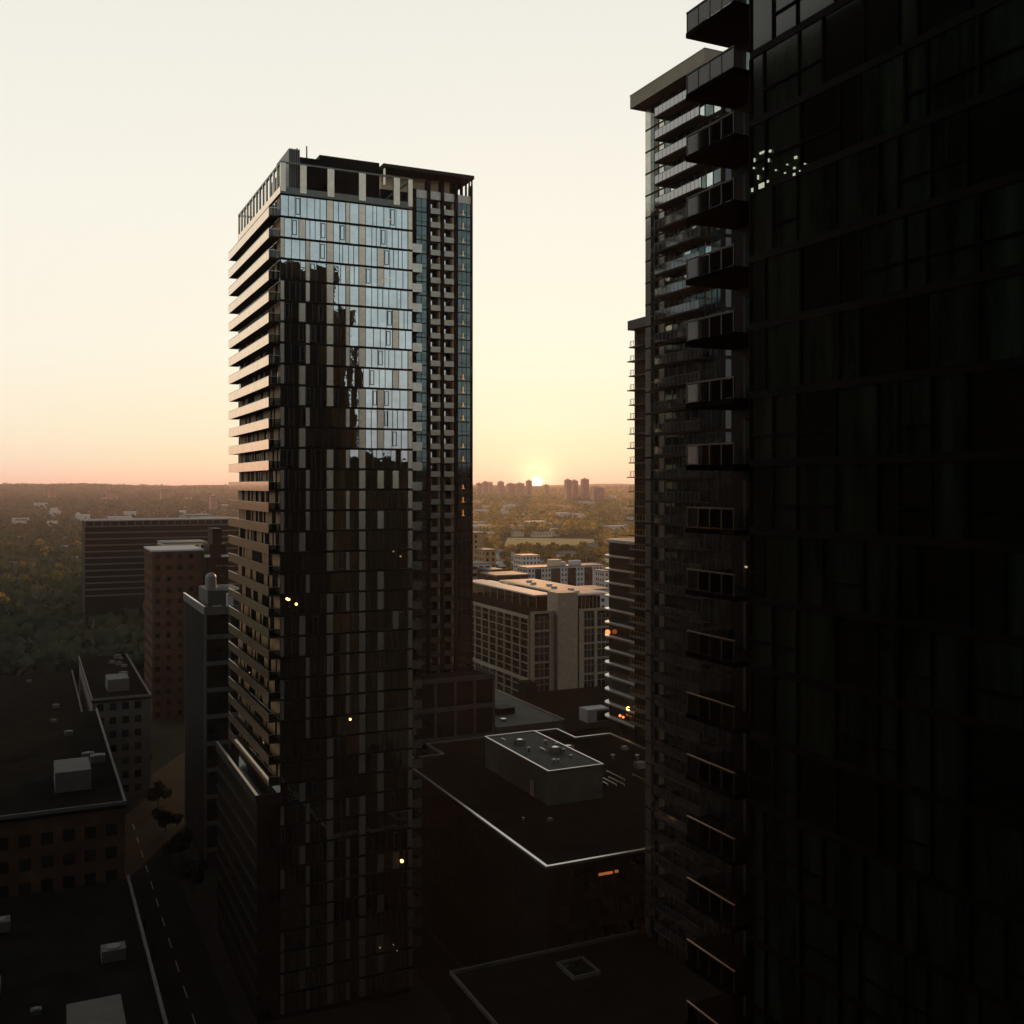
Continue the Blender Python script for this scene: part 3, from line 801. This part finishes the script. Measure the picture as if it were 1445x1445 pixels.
# right face
fx = lambda p: A(p, SB)
m = MB(O)
for p, q in ((748.5, 754), (775, 782.5), (817, 824), (838.5, 842.5)):
    m.box(fx(p), fx(q), SB - .15, SB + .24, 3, SZ - .2)
m.box(fx(748.5), fx(782.5), SB - .15, SB + .24, SZ - .198, SZ + .5); m.box(fx(817), fx(861), SB - .15, SB + .24, SZ - .198, SZ + .5)
m.build('stone_pier', M['stone'], root)
for p, q in ((754, 775), (824, 838.5), (842.5, 861)):
    for k in range(7):
        z = SZ - .9 - k * FH
        m = MB(O)
        x0, x1 = fx(p) + .02, fx(q) - .02
        m.quad((x0, SB + .1, z - FH + .6), (x1, SB + .11, z - FH + .6), (x1, SB + .11, z), (x0, SB + .1, z), 0)
        m.box(x0, x1, SB - .05, SB + .09, z - FH + .02, z - FH + .58, 1)
        m.box(x0, x1, SB - .02, SB + .09, z - 1.6, z - 1.48, 1)
        for t in (.33, .66): xx = x0 + (x1 - x0) * t; m.box(xx - .06, xx + .06, SB - .02, SB + .09, z - FH + .6, z, 1)
        m.build('window', [M['teal_glass'], M['trim']], root)
m = MB(O); m.box(A(786.4, 250), A(814.2, 250), 249.6, 256, 0, Zy(836, 135, 250)); m.build('stair_shaft', M['stone'], root)
m = MB(O); m.box(SA + .2, SR, SB + .2, 312, SZ - .59, SZ - .4); m.build('terrace', M['roof_dark'], root)
# set back top floor with overhanging pale roof slabs
UZ = HCAM - 31.2
m = MB(O); m.box(132, 139.5, 262, 312, SZ - .39, UZ - .3); m.box(139.502, 150, 258, 304, SZ - .39, UZ - .5); m.build('top_floor', M['window_dark'], root)
m = MB(O)
for q in range(9): m.box(131.9, 131.99, 263 + q * 5.4, 263.3 + q * 5.4, SZ - .38, UZ - .31)
for q in range(8): m.box(140 + q * 1.25, 140.15 + q * 1.25, 257.9, 257.99, SZ - .38, UZ - .51)
m.build('top_floor_mullion', M['trim'], root)
m = MB(O); m.box(130.2, 136.5, 261, 312, UZ - .29, UZ + .1); m.build('roof_slab', M['pale'], root)
m = MB(O); m.box(139.2, 152, 255.8, 305, UZ - .1, UZ + .32); m.build('roof_slab', M['pale'], root)
m = MB(O); m.box(140.2, 151, 257, 304, UZ + .322, UZ + .36); m.build('roof_deck', M['roof_grey'], root)
for q in range(6):
    m = MB(O); yy = 262 + q * 7; m.box(144 + (q % 2) * 2.0, 145.4 + (q % 2) * 2.0, yy, yy + 1.4, UZ + .365, UZ + .62); m.build('skylight', M['white_wall'], root)

# ================================================================== distance: mid-ground buildings
def slab_block(name, label, px0, px1, d0, ytop, depth, wall, floors=3.0, ww=1.2, gap=2.6, group=None, roofm='roof_grey', winm='window_dark', zbase=0, recess=(), flip=False):
    """a block whose front runs along the street grid, between photo columns px0..px1 at front plane b"""
    k = ((px0 + px1) / 2 - 722.5) / F
    b = d0 * (CT - k * ST)
    x0, x1 = A(px0, b), A(px1, b)
    zt_ = Zy(ytop, x0, b)
    org = ((x0 + x1) / 2, b + depth / 2, zbase)
    root = thing(name, label, 'building', org, group)
    m = MB(org); m.box(x0, x1, b, b + depth, zbase - 3, zt_ - .4); m.build('wall', M[wall], root)
    m = MB(org); m.box(x0 - .25, x1 + .25, b - .25, b + depth + .25, zt_ - .397, zt_ + .1); m.build('roof', M[roofm], root)
    m = MB(org); n = 0
    z = zt_ - 1.2 - 1.5
    while z > zbase + .8:
        x = x0 + .9
        while x + ww < x1 - .4:
            if not any(r0 <= x <= r1 for r0, r1 in recess): m.box(x, x + ww, b - .03, b + .02, z, z + 1.5); n += 1
            x += gap
        y = b + 1
        while y + ww < b + depth - .4:
            m.box(x0 - .03, x0 + .02, y, y + ww, z, z + 1.5); y += gap; n += 1
        z -= floors
    if n: m.build('window', M[winm], root, stuff=True)
    return root, org, x0, x1, b, zt_
# white apartments; flat dark strips stand in for the shaded recesses
root, O, x0, x1, b, zt_ = slab_block('white_apartments', 'long whitish apartment block with small square windows and dark vertical strips', 744.5, 852, 590, 801, 14, 'white_wall', 2.95, 1.0, 2.1, recess=((0, 0),))
w = x1 - x0
for t0, t1 in ((.095, .175), (.30, .42), (.515, .625), (.74, .845)):
    m = MB(O); m.box(x0 + w * t0, x0 + w * t1, b - .10, b - .035, .5, zt_ - 1.0); m.build('recess_strip', M['window_dark'], root)
m = MB(O); m.box(x0 + w * .34, x0 + w * .48, b + 4, b + 9, zt_ + .11, zt_ + 3.6); m.build('roof_house', M['cream'], root)
m = MB(O); m.box(x0 + w * .49, x0 + w * .54, b + 4, b + 9, zt_ + .11, zt_ + 2.2); m.build('roof_unit', M['white_wall'], root)
m = MB(O); m.box(x0 + w * .62, x0 + w * .76, b + 6, b + 9, zt_ + .11, zt_ + 2.6); m.build('roof_unit', M['white_wall'], root)
m = MB(O); m.tube(x0 + w * .83, b + 6, zt_ + .1, zt_ + 5.0, .14, .1, 6); m.build('mast', M['white_wall'], root)
slab_block('low_white_building', 'low white building with a row of dark windows below the white apartments', 829, 862, 470, 832, 16, 'white_wall', 3.2, 1.6, 3.2)
slab_block('apartment_annex', 'pale annex at the right end of the white apartment block', 853, 862, 560, 806, 12, 'pale', 3, 1.1, 2.4)
slab_block('ochre_building', 'ochre tall building glowing beside the finned tower edge', 655, 684, 560, 752, 16, 'ochre', 3.0, 1.2, 5.4, winm='window_dark')
slab_block('stepped_house', 'small stepped ochre block right of the ochre tall building', 684, 700, 520, 776, 14, 'ochre', 3.1, 1.3, 3.2)
slab_block('grey_lowrise', 'grey low-rise with wide windows beside the finned tower', 655, 693, 470, 796, 14, 'grey_panel', 3.2, 2.2, 3.2)
slab_block('brown_lowrise', 'brown brick low-rise right of the grey low-rise', 690, 710, 460, 804, 14, 'brick', 3.2, 1.4, 2.8)
slab_block('brick_row', 'brown brick row with flat roof behind the stone office', 700, 746, 430, 812, 16, 'brick', 3.3, 1.4, 2.8)
slab_block('beige_house_block', 'beige block half hidden by trees left of the white apartments', 737, 762, 680, 784, 14, 'pale', 3.0, 1.2, 2.6)
slab_block('tan_school', 'wide tan building at the far edge of the yellow field', 757, 780, 1490, 752, 20, 'cream', 4, 2, 5)
# left side
root, O, x0, x1, b, zt_ = slab_block('parking_deck', 'long parking deck with dark open levels left of the glass tower', 120, 345, 520, 735, 30, 'charcoal', 60, winm='charcoal')
m = MB(O)
for k in range(12): m.box(x0 - .3, x1, b - .4, b - .05, zt_ - 3.2 - 3.1 * k, zt_ - 2.5 - 3.1 * k)
for k in range(22): m.box(x0 + k * 3.8, x0 + k * 3.8 + .5, b - .3, b - .06, zt_ - 2.45, zt_ - .42)
m.build('deck_edge', M['concrete'], root)
k = (306 - 722.5) / F; b = 330 * (CT - k * ST); x0, x1 = A(290, b), A(322, b); O = (x0, b, 0)
root = thing('stepped_dark_block', 'dark stepped block with ragged roof terraces between parking deck and glass tower', 'building', O)
m = MB(O); h = HCAM - 14
m.box(x0, x1, b, b + 16, 0, h - 9); m.box(x0 + 1.5, x1 - .4, b + 1.5, b + 14, h - 8.998, h - 5); m.box(x0 + 2.6, x1 - 1.5, b + 3, b + 12, h - 4.998, h); m.build('wall', M['charcoal'], root)
m = MB(O); q_ = random.Random(6)
for k in range(9):
    for q in range(5):
        if q_.random() < .5: m.box(x0 + .4 + q * 1.4, x0 + 1.2 + q * 1.4, b - .6, b - .02, h - 12 - k * 3.2, h - 11.6 - k * 3.2)
m.build('balcony', M['concrete'], root, stuff=True)
m = MB(O); m.box(x0 - .1, x0 + 1.4, b - .3, b + 1.4, h - 8.99, h - 8.2); m.box(x1 - 2, x1 + .1, b - .3, b + 1.4, h - 8.99, h - 8.4); m.build('terrace_wall', M['pale'], root)
slab_block('cream_shop_row', 'cream low building in front of the parking deck', 230, 292, 430, 766, 20, 'cream', 3.4, 1.2, 2.4)
slab_block('brick_hall', 'brown brick hall with white parapet at the far left', 215, 287, 330, 777, 24, 'brick', 3.6, 1.4, 3.4, roofm='white_wall')
slab_block('pale_far_shed', 'pale flat shed far beyond the parking deck', 262, 300, 760, 727, 30, 'white_wall', 4, 2, 6)
slab_block('beige_far_block', 'beige broad block behind the parking deck', 285, 330, 640, 731, 24, 'cream', 3.2, 1.4, 3)
# midrise with the dome tank
O = (38, 222, 0)
root = thing('tank_roof_block', 'dark mid-rise with a round tank on its roof, left of the glass tower', 'building', O)
LA, LB = 31.2, 206.4; LZ = HCAM - 23.9
m = MB(O); m.box(LA + .3, 52, LB + .3, 236, 0, LZ - 1.2); m.build('wall', M['window_dark'], root)
m = MB(O)
m.box(LA, 52.1, LB, LB + .29, LZ - 1.4, LZ + .2); m.box(LA, LA + .3, LB + .292, 236, LZ - 1.4, LZ + .2)
for k in range(1, 10): m.box(LA + .02, 52.1, LB + .02, LB + .28, LZ - .9 - k * 5.2, LZ - .1 - k * 5.2)
for q in range(5): m.box(LA + .05 + q * 4.6, LA + .5 + q * 4.6, LB + .05, LB + .27, 2, LZ - 1.41)
for q in range(12): m.box(LA + .05, LA + .28, LB + 1.2 + q * 2.4, LB + 1.4 + q * 2.4, 2, LZ - 1.41)
m.build('concrete_frame', M['concrete'], root)
m = MB(O); m.box(LA - .05, LA + .35, LB - .05, 236, LZ + .203, LZ + .28); m.build('parapet_cap', M['cap'], root)
m = MB(O); m.box(LA + .3, 52, LB + .3, 236, LZ - 1.19, LZ - .8); m.build('roof', M['roof_dark'], root)
m = MB(O); m.box(33.0, 40, 214, 226, LZ - .79, LZ + 2.6); m.build('plant_room', M['roof_green'], root)
m = MB(O); m.tube(34.0, 216.5, LZ + 2.6, LZ + 5.0, 1.1, 1.1, 14); m.ball(34.0, 216.5, LZ + 5.0, 1.1, 14); m.build('round_tank', M['louver'], root)
m = MB(O); m.box(36.2, 37.4, 210, 211.2, LZ - .79, LZ + 2.3); m.build('chimney', M['white_wall'], root)
m = MB(O); m.box(33.2, 34.8, 208, 209.2, LZ - .79, LZ + .1); m.build('roof_unit', M['cap'], root)
m = MB(O); m.box(35.6, 38, 218, 218.6, LZ + 2.61, LZ + 3.3); m.build('roof_unit', M['pale'], root)

# dark street blocks to the left
lr = random.Random(17)
for nm, lb, x0, x1, y0, y1, h in (
    ('dark_street_block', 'dark flat-roofed block at the bottom left corner beside the road', -26, 12.5, 92, 150, 21),
    ('wide_street_block', 'wide dark block behind the bottom left corner block, with a rooftop shed', -30, 12.8, 158, 226, 29),
    ('long_street_block', 'long low dark block left of the road under the parking deck', -40, 12.0, 236, 330, 20),
    ('corner_street_block', 'small dark corner block left of the tank roof block', 14, 27, 262, 330, 24)):
    O = ((x0 + x1) / 2, (y0 + y1) / 2, 0)
    root = thing(nm, lb, 'building', O)
    m = MB(O); m.box(x0, x1, y0, y1, 0, h - .5); m.build('wall', M['brick' if 'wide' in nm else 'concrete'], root)
    m = MB(O); m.box(x0 - .2, x1 + .2, y0 - .2, y1 + .2, h - .497, h); m.build('roof', M['roof_dark'], root)
    m = MB(O)
    for (a, b_, c, d) in ((x0 - .2, x1 + .2, y0 - .2, y0 + .1), (x0 - .2, x0 + .1, y0 + .102, y1 + .2), (x1 - .1, x1 + .2, y0 + .102, y1 + .2)): m.box(a, b_, c, d, h + .003, h + .5)
    m.build('parapet', M['concrete'], root)
    m = MB(O); m.box(x1 - 9, x1 - 4, y0 + 10, y0 + 18, h + .003, h + 3); m.build('roof_house', M['concrete'], root)
    for q in range(7):
        ux, uy, us = lr.uniform(x0 + 8, x1 - 2), lr.uniform(y0 + 20, y1 - 4), lr.uniform(.5, 1.3)
        m = MB(O); m.box(ux - us, ux + us, uy - us * .8, uy + us * .8, h + .003, h + us); c_ = m.build('roof_unit', M['concrete'], root)
        m = MB(O); m.tube(ux, uy, h + us, h + us + .1, us * .6, us * .6, 10); m.build('fan', M['roof_grey'], c_)
    m = MB(O)
    z = 1.6
    while z < h - 2.5:
        x = x0 + 1
        while x < x1 - 2: m.box(x, x + 1.5, y0 - .04, y0 + .02, z, z + 1.7); x += 2.8
        y = y0 + 1
        while y < y1 - 2: m.box(x1 - .02, x1 + .04, y, y + 1.5, z, z + 1.7); y += 2.8
        z += 3.3
    m.build('window', M['dark_glass'], root, stuff=True)

# unseen towers added beside and behind the viewpoint to give reflections and shade
for nm, lb, x0, x1, y0, y1, h in (
    ('added_side_tower', 'unseen dark slab tower added left of the viewpoint for shade and dark reflections', -64, -15, 14, 101, 122),
    ('added_rear_block', 'dark block added behind the viewpoint, only for its reflection in the glazing', 96, 280, -75, -40, 84),
    ('added_rear_tower', 'slim dark tower added behind the viewpoint, only for its reflection in the glazing', 62, 92, -130, -95, 100),
    ('added_viewpoint_tower', 'guessed residential tower at the viewpoint, added unseen to shade the facades ahead', -60, 26, -48, -5, 130)):
    O = ((x0 + x1) / 2, (y0 + y1) / 2, 0)
    root = thing(nm, lb, 'tower', O)
    m = MB(O); m.box(x0, x1, y0, y1, 0, h); m.build('wall', M['rear_facade'], root)
    m = MB(O)
    for k in range(int(h / 2.95)): m.box(x0 - .05, x1 + .05, y0 - .05, y1 + .05, 2.95 * k + .2, 2.95 * k + .5)
    m.build('floor_band', M['rear_facade'], root)

# ================================================================== far apartment towers on the skyline
def far_tower(px0, px1, ytop, d, label, name='apartment_tower', group=None):
    k = ((px0 + px1) / 2 - 722.5) / F
    cxx, cyy = d * (ST + k * CT), d * (CT - k * ST)
    w = (px1 - px0) / F * d / 1.05
    zb = zt(cxx, cyy); z1 = HCAM + (685 - ytop) / F * d
    O = (cxx, cyy, zb)
    root = thing(name, label, 'apartment tower', O, group)
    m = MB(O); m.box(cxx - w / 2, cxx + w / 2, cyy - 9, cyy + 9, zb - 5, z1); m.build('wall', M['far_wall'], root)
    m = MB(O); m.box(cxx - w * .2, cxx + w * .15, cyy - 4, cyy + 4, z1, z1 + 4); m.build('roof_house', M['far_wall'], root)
    m = MB(O); z = z1 - 4
    while z > zb:
        m.box(cxx - w / 2 + 1, cxx + w / 2 - 1, cyy - 9.15, cyy - 9.0, z, z + 1.5); z -= 3.2
    m.build('balcony_strip', M['window_dark'], root, stuff=True)
G = 'apartment towers on the hazy skyline'
for i, (p, q, y, d, lb) in enumerate((
    (797, 805.5, 677.0, 3700, 'left half of the widest skyline block, right of the sun'),
    (806, 815, 678.0, 3750, 'right half of the widest skyline block, right of the sun'),
    (820, 830.5, 676.0, 3700, 'tall narrow skyline tower standing alone right of the widest skyline block'),
    (742.5, 750, 678.2, 4300, 'skyline tower directly left of the setting sun'),
    (702.5, 710.5, 679.6, 4600, 'narrow skyline tower midway between the finned tower and the sun'),
    (672, 680, 682.0, 4500, 'hazy skyline block nearest the finned tower'),
    (681, 689, 679.8, 4600, 'slightly taller hazy skyline block second from the finned tower'),
    (689.5, 694.5, 680.6, 4700, 'small hazy skyline block third from the finned tower'),
    (715, 726, 682.2, 4800, 'broad low skyline block left of the sun'),
    (727, 740, 681.8, 4800, 'broad skyline block between the low one and the sun tower'),
    (767, 774, 684.0, 5000, 'faint skyline block just right of the setting sun'),
    (835, 852, 688.0, 3600, 'low wide skyline block right of the lone tall tower'),
    (296, 306, 699.0, 2600, 'bluish block among the trees on the left skyline'),
    (226, 238, 689.0, 3800, 'taller hazy block on the far left skyline'),
    (150, 166, 691.0, 3600, 'wide hazy block further out on the left skyline'),
    (68, 78, 687.0, 3900, 'narrow hazy block near the left edge of the skyline'))):
    far_tower(p, q, y, d, lb, group=G)

# ================================================================== field, houses, trees
pts = []
for px, d in ((708, 1150), (842, 1110), (838, 1430), (716, 1470)):
    k = (px - 722.5) / F; pts.append((d * (ST + k * CT), d * (CT - k * ST)))
m = MB(); m.prism(pts, -.5, .30); struct(m.build('field', M['field']))

def polar(px, d):
    k = (px - 722.5) / F
    return d * (ST + k * CT), d * (CT - k * ST)
def make_tree_mesh(seed, n, mt, h=12.0):
    r = np.random.default_rng(seed)
    lobes = r.normal(0, 1, (9, 3)) * (2.0, 2.0, 1.6) + (0, 0, h * .60); rad = r.uniform(1.4, 2.6, 9)
    v = []; f = []
    for i in range(n):
        j = r.integers(9); d = r.normal(0, 1, 3); d /= np.linalg.norm(d); c = lobes[j] + d * rad[j] * r.uniform(.6, 1.08)
        c[2] = max(c[2], h * .22)
        u = r.normal(0, 1, 3); u /= np.linalg.norm(u); w = np.cross(u, d + r.normal(0, .5, 3)); w /= max(1e-6, np.linalg.norm(w))
        s = r.uniform(.35, .85)
        b = len(v); v += [tuple(c - u * s - w * s * .6), tuple(c + u * s - w * s * .5), tuple(c + u * s * .7 + w * s), tuple(c - u * s * .8 + w * s * .7)]
        f.append((b, b + 1, b + 2, b + 3))
    me = bpy.data.meshes.new('crown'); me.from_pydata(v, [], f); me.materials.append(mt); me.update()
    t = MB(); t.tube(0, 0, -.5, h * .55, .38, .14, 7)
    for q in range(4):
        an = q * 1.7 + seed; i0 = len(t.v)
        ex, ey, ez = 1.9 * math.cos(an), 1.9 * math.sin(an), h * .62
        for (x, y, z, rr_) in ((0, 0, h * .34, .14), (ex, ey, ez, .05)):
            t.v += [(x + rr_ * math.cos(2.1 * e), y + rr_ * math.sin(2.1 * e), z) for e in range(3)]
        for e in range(3): t.f.append((i0 + e, i0 + (e + 1) % 3, i0 + 3 + (e + 1) % 3, i0 + 3 + e)); t.m.append(0)
    tm = bpy.data.meshes.new('trunk'); tm.from_pydata(t.v, [], t.f); tm.materials.append(M['bark']); tm.update()
    return me, tm
TM = [make_tree_mesh(i, 620, M['leaf'] if i % 3 else M['leaf_backlit']) for i in range(5)]
TD = [make_tree_mesh(40 + i, 900, M['leaf_dark']) for i in range(2)]
def tree(x, y, s, meshes, label, group, name='leafy_tree', sz=1.0):
    me, tm = random.choice(meshes)
    o = thing(name, label, 'tree', (x, y, zt(x, y)), group)
    o.rotation_euler.z = random.uniform(0, 6.28); o.scale = (s, s, s * sz)
    for nm, d in (('crown', me), ('trunk', tm)):
        c = bpy.data.objects.new(nm, d); COL.objects.link(c); c.parent = o
def clear_of(px, d):
    if 700 < px < 850 and 1090 < d < 1490: return False
    if 735 < px < 870 and 575 < d < 620: return False
    if 655 < px < 870 and d < 440: return False
    return True
n = 0; tr = random.Random(4)
while n < 190:
    d = 440 + 760 * tr.random() ** .8; px = tr.uniform(650, 905)
    if not clear_of(px, d): continue
    if 735 < px < 850 and d < 580: continue
    x, y = polar(px, d); tree(x, y, tr.uniform(.8, 1.45), TM, 'leafy tree in the wooded suburb seen between the two dark towers', 'leafy trees between the towers'); n += 1
for k in range(26):      # the row of trees before the field
    px = 708 + k * 5.6 + tr.uniform(-3, 3); x, y = polar(px, tr.uniform(1010, 1090)); tree(x, y, tr.uniform(1.0, 1.45), TM, 'leafy tree in the wooded suburb seen between the two dark towers', 'leafy trees between the towers')
for k in range(84):
    d = 560 + 640 * tr.random(); px = tr.uniform(0, 345); x, y = polar(px, d)
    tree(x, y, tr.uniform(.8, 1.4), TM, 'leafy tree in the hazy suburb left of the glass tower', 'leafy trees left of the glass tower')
for k in range(16):
    x = random.choice((14.6, 27.3)) + random.uniform(-.3, .3); y = 70 + k * 18
    if 140 < y < 180: x = 14.6
    tree(x, y, random.uniform(.45, .62), TD, 'dark street tree beside the shaded road at the lower left', 'street trees by the road', 'street_tree')

def house(x, y, w, l, h, wall, roof, rot, label, group):
    O_ = (0, 0, 0); zb = zt(x, y)
    root = thing('house', label, 'house', (x, y, zb), group); root.rotation_euler.z = rot
    m = MB(); m.box(-w / 2, w / 2, -l / 2, l / 2, -2, h); m.build('wall', M[wall], root)
    m = MB(); e = .5; q = len(m.v); rh = w * .38
    m.v += [(-w / 2 - e, -l / 2 - e, h), (w / 2 + e, -l / 2 - e, h), (w / 2 + e, l / 2 + e, h), (-w / 2 - e, l / 2 + e, h), (0, -l / 2 - e, h + rh), (0, l / 2 + e, h + rh)]
    m.f += [(0, 1, 4), (2, 3, 5), (1, 2, 5, 4), (3, 0, 4, 5), (3, 2, 1, 0)]; m.m += [0] * 5
    m.build('roof', M[roof], root)
hr = random.Random(8)
for k in range(150):
    d = 640 + 1900 * hr.random() ** 1.2; px = hr.uniform(655, 905) if k % 3 else hr.uniform(0, 345)
    if not clear_of(px, d): continue
    x, y = polar(px, d)
    lb, gp = (('small pale house among the trees between the two dark towers', 'houses between the towers') if px > 500 else ('small pale house among the trees left of the glass tower', 'houses left of the glass tower'))
    house(x, y, hr.uniform(8, 12), hr.uniform(9, 18), hr.uniform(6, 11), hr.choice(('pale', 'white_wall', 'cream', 'brick')), hr.choice(('roof_grey', 'roof_grey', 'pale', 'brick')), hr.choice((0, 1.57)) + hr.uniform(-.1, .1), lb, gp)
for k in range(46):
    d = 1300 + 2800 * hr.random(); px = hr.uniform(660, 900) if k % 3 else hr.uniform(0, 345)
    if not clear_of(px, d): continue
    x, y = polar(px, d); zb = zt(x, y)
    lb = ('flat pale shed roof glinting in the far woods between the towers', 'far sheds between the towers') if px > 500 else ('flat pale shed roof in the far woods on the left', 'far sheds on the left')
    w, l, h = hr.uniform(12, 42), hr.uniform(12, 26), hr.uniform(11, 19)
    root = thing('shed', lb[0], 'building', (x, y, zb), lb[1])
    m = MB(); m.box(-w / 2, w / 2, -l / 2, l / 2, -3, h); m.build('wall', M['white_wall'], root)
    m = MB(); m.box(-w / 2 - .3, w / 2 + .3, -l / 2 - .3, l / 2 + .3, h + .002, h + .5); m.build('roof', M['pale'], root)

# the far woods read as one mass
def woods(name, mtl, N, seed, dmin, dmax, pw=1.0, span=(-60, 960)):
    r = np.random.default_rng(seed)
    u = r.random(N); d = dmin + (dmax - dmin) * u ** pw
    px = r.uniform(*span, N)
    keep = ~((px > 345) & (px < 640)); d, px = d[keep], px[keep]
    keep = ~((px > 700) & (px < 850) & (d > 1060) & (d < 1500)); d, px = d[keep], px[keep]
    k = (px - 722.5) / F; X = d * (ST + k * CT); Y = d * (CT - k * ST)
    Z = hill(np.hypot(X, Y), np.arctan2(X, Y))
    n = len(X); Q = 14
    sc = r.uniform(.7, 1.3, n) * (1 + np.clip((d - 2500) / 5000, 0, 1) * 1.2)
    cen = np.stack([X, Y, Z], 1)[:, None, :] + r.normal(0, 1, (n, Q, 3)) * np.array([3.2, 3.2, 2.0]) * sc[:, None, None] + np.array([0, 0, 6.5]) * sc[:, None, None]
    a = r.normal(0, 1, (n, Q, 3)); a /= np.linalg.norm(a, axis=2, keepdims=True)
    b = np.cross(a, r.normal(0, 1, (n, Q, 3))); b /= np.linalg.norm(b, axis=2, keepdims=True)
    s = (r.uniform(1.0, 2.3, (n, Q, 1)) * sc[:, None, None])
    V = np.stack([cen - a * s - b * s * .7, cen + a * s - b * s, cen + a * s * .8 + b * s, cen - a * s + b * s * .8], 2).reshape(-1, 3)
    me = bpy.data.meshes.new(name); nq = n * Q
    me.vertices.add(nq * 4); me.vertices.foreach_set('co', V.astype('f').ravel())
    me.loops.add(nq * 4); me.loops.foreach_set('vertex_index', np.arange(nq * 4, dtype='i'))
    me.polygons.add(nq); me.polygons.foreach_set('loop_start', np.arange(0, nq * 4, 4, dtype='i'))
    me.materials.append(mtl); me.update(calc_edges=True)
    o = bpy.data.objects.new(name, me); COL.objects.link(o); o['kind'] = 'stuff'
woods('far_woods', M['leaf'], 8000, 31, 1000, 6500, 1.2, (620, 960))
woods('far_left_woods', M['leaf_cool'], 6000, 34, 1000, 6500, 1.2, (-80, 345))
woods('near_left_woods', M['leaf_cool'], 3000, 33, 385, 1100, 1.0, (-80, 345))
woods('far_backlit_woods', M['leaf_backlit'], 4500, 32, 1050, 6500, 1.2, (620, 960))

# ------------------------------------------------------------------ haze
hm = bpy.data.materials.new('haze'); hm.use_nodes = True; t = hm.node_tree; t.nodes.clear()
ho = t.nodes.new('ShaderNodeOutputMaterial'); pv = t.nodes.new('ShaderNodeVolumePrincipled')
pv.inputs['Color'].default_value = (.92, .80, .76, 1); pv.inputs['Density'].default_value = 5.2e-5; pv.inputs['Anisotropy'].default_value = .45
t.links.new(pv.outputs[0], ho.inputs['Volume'])
m = MB(); m.box(-9300, 9300, -9300, 9300, -4, 152); o = m.build('haze', hm, stuff=True)
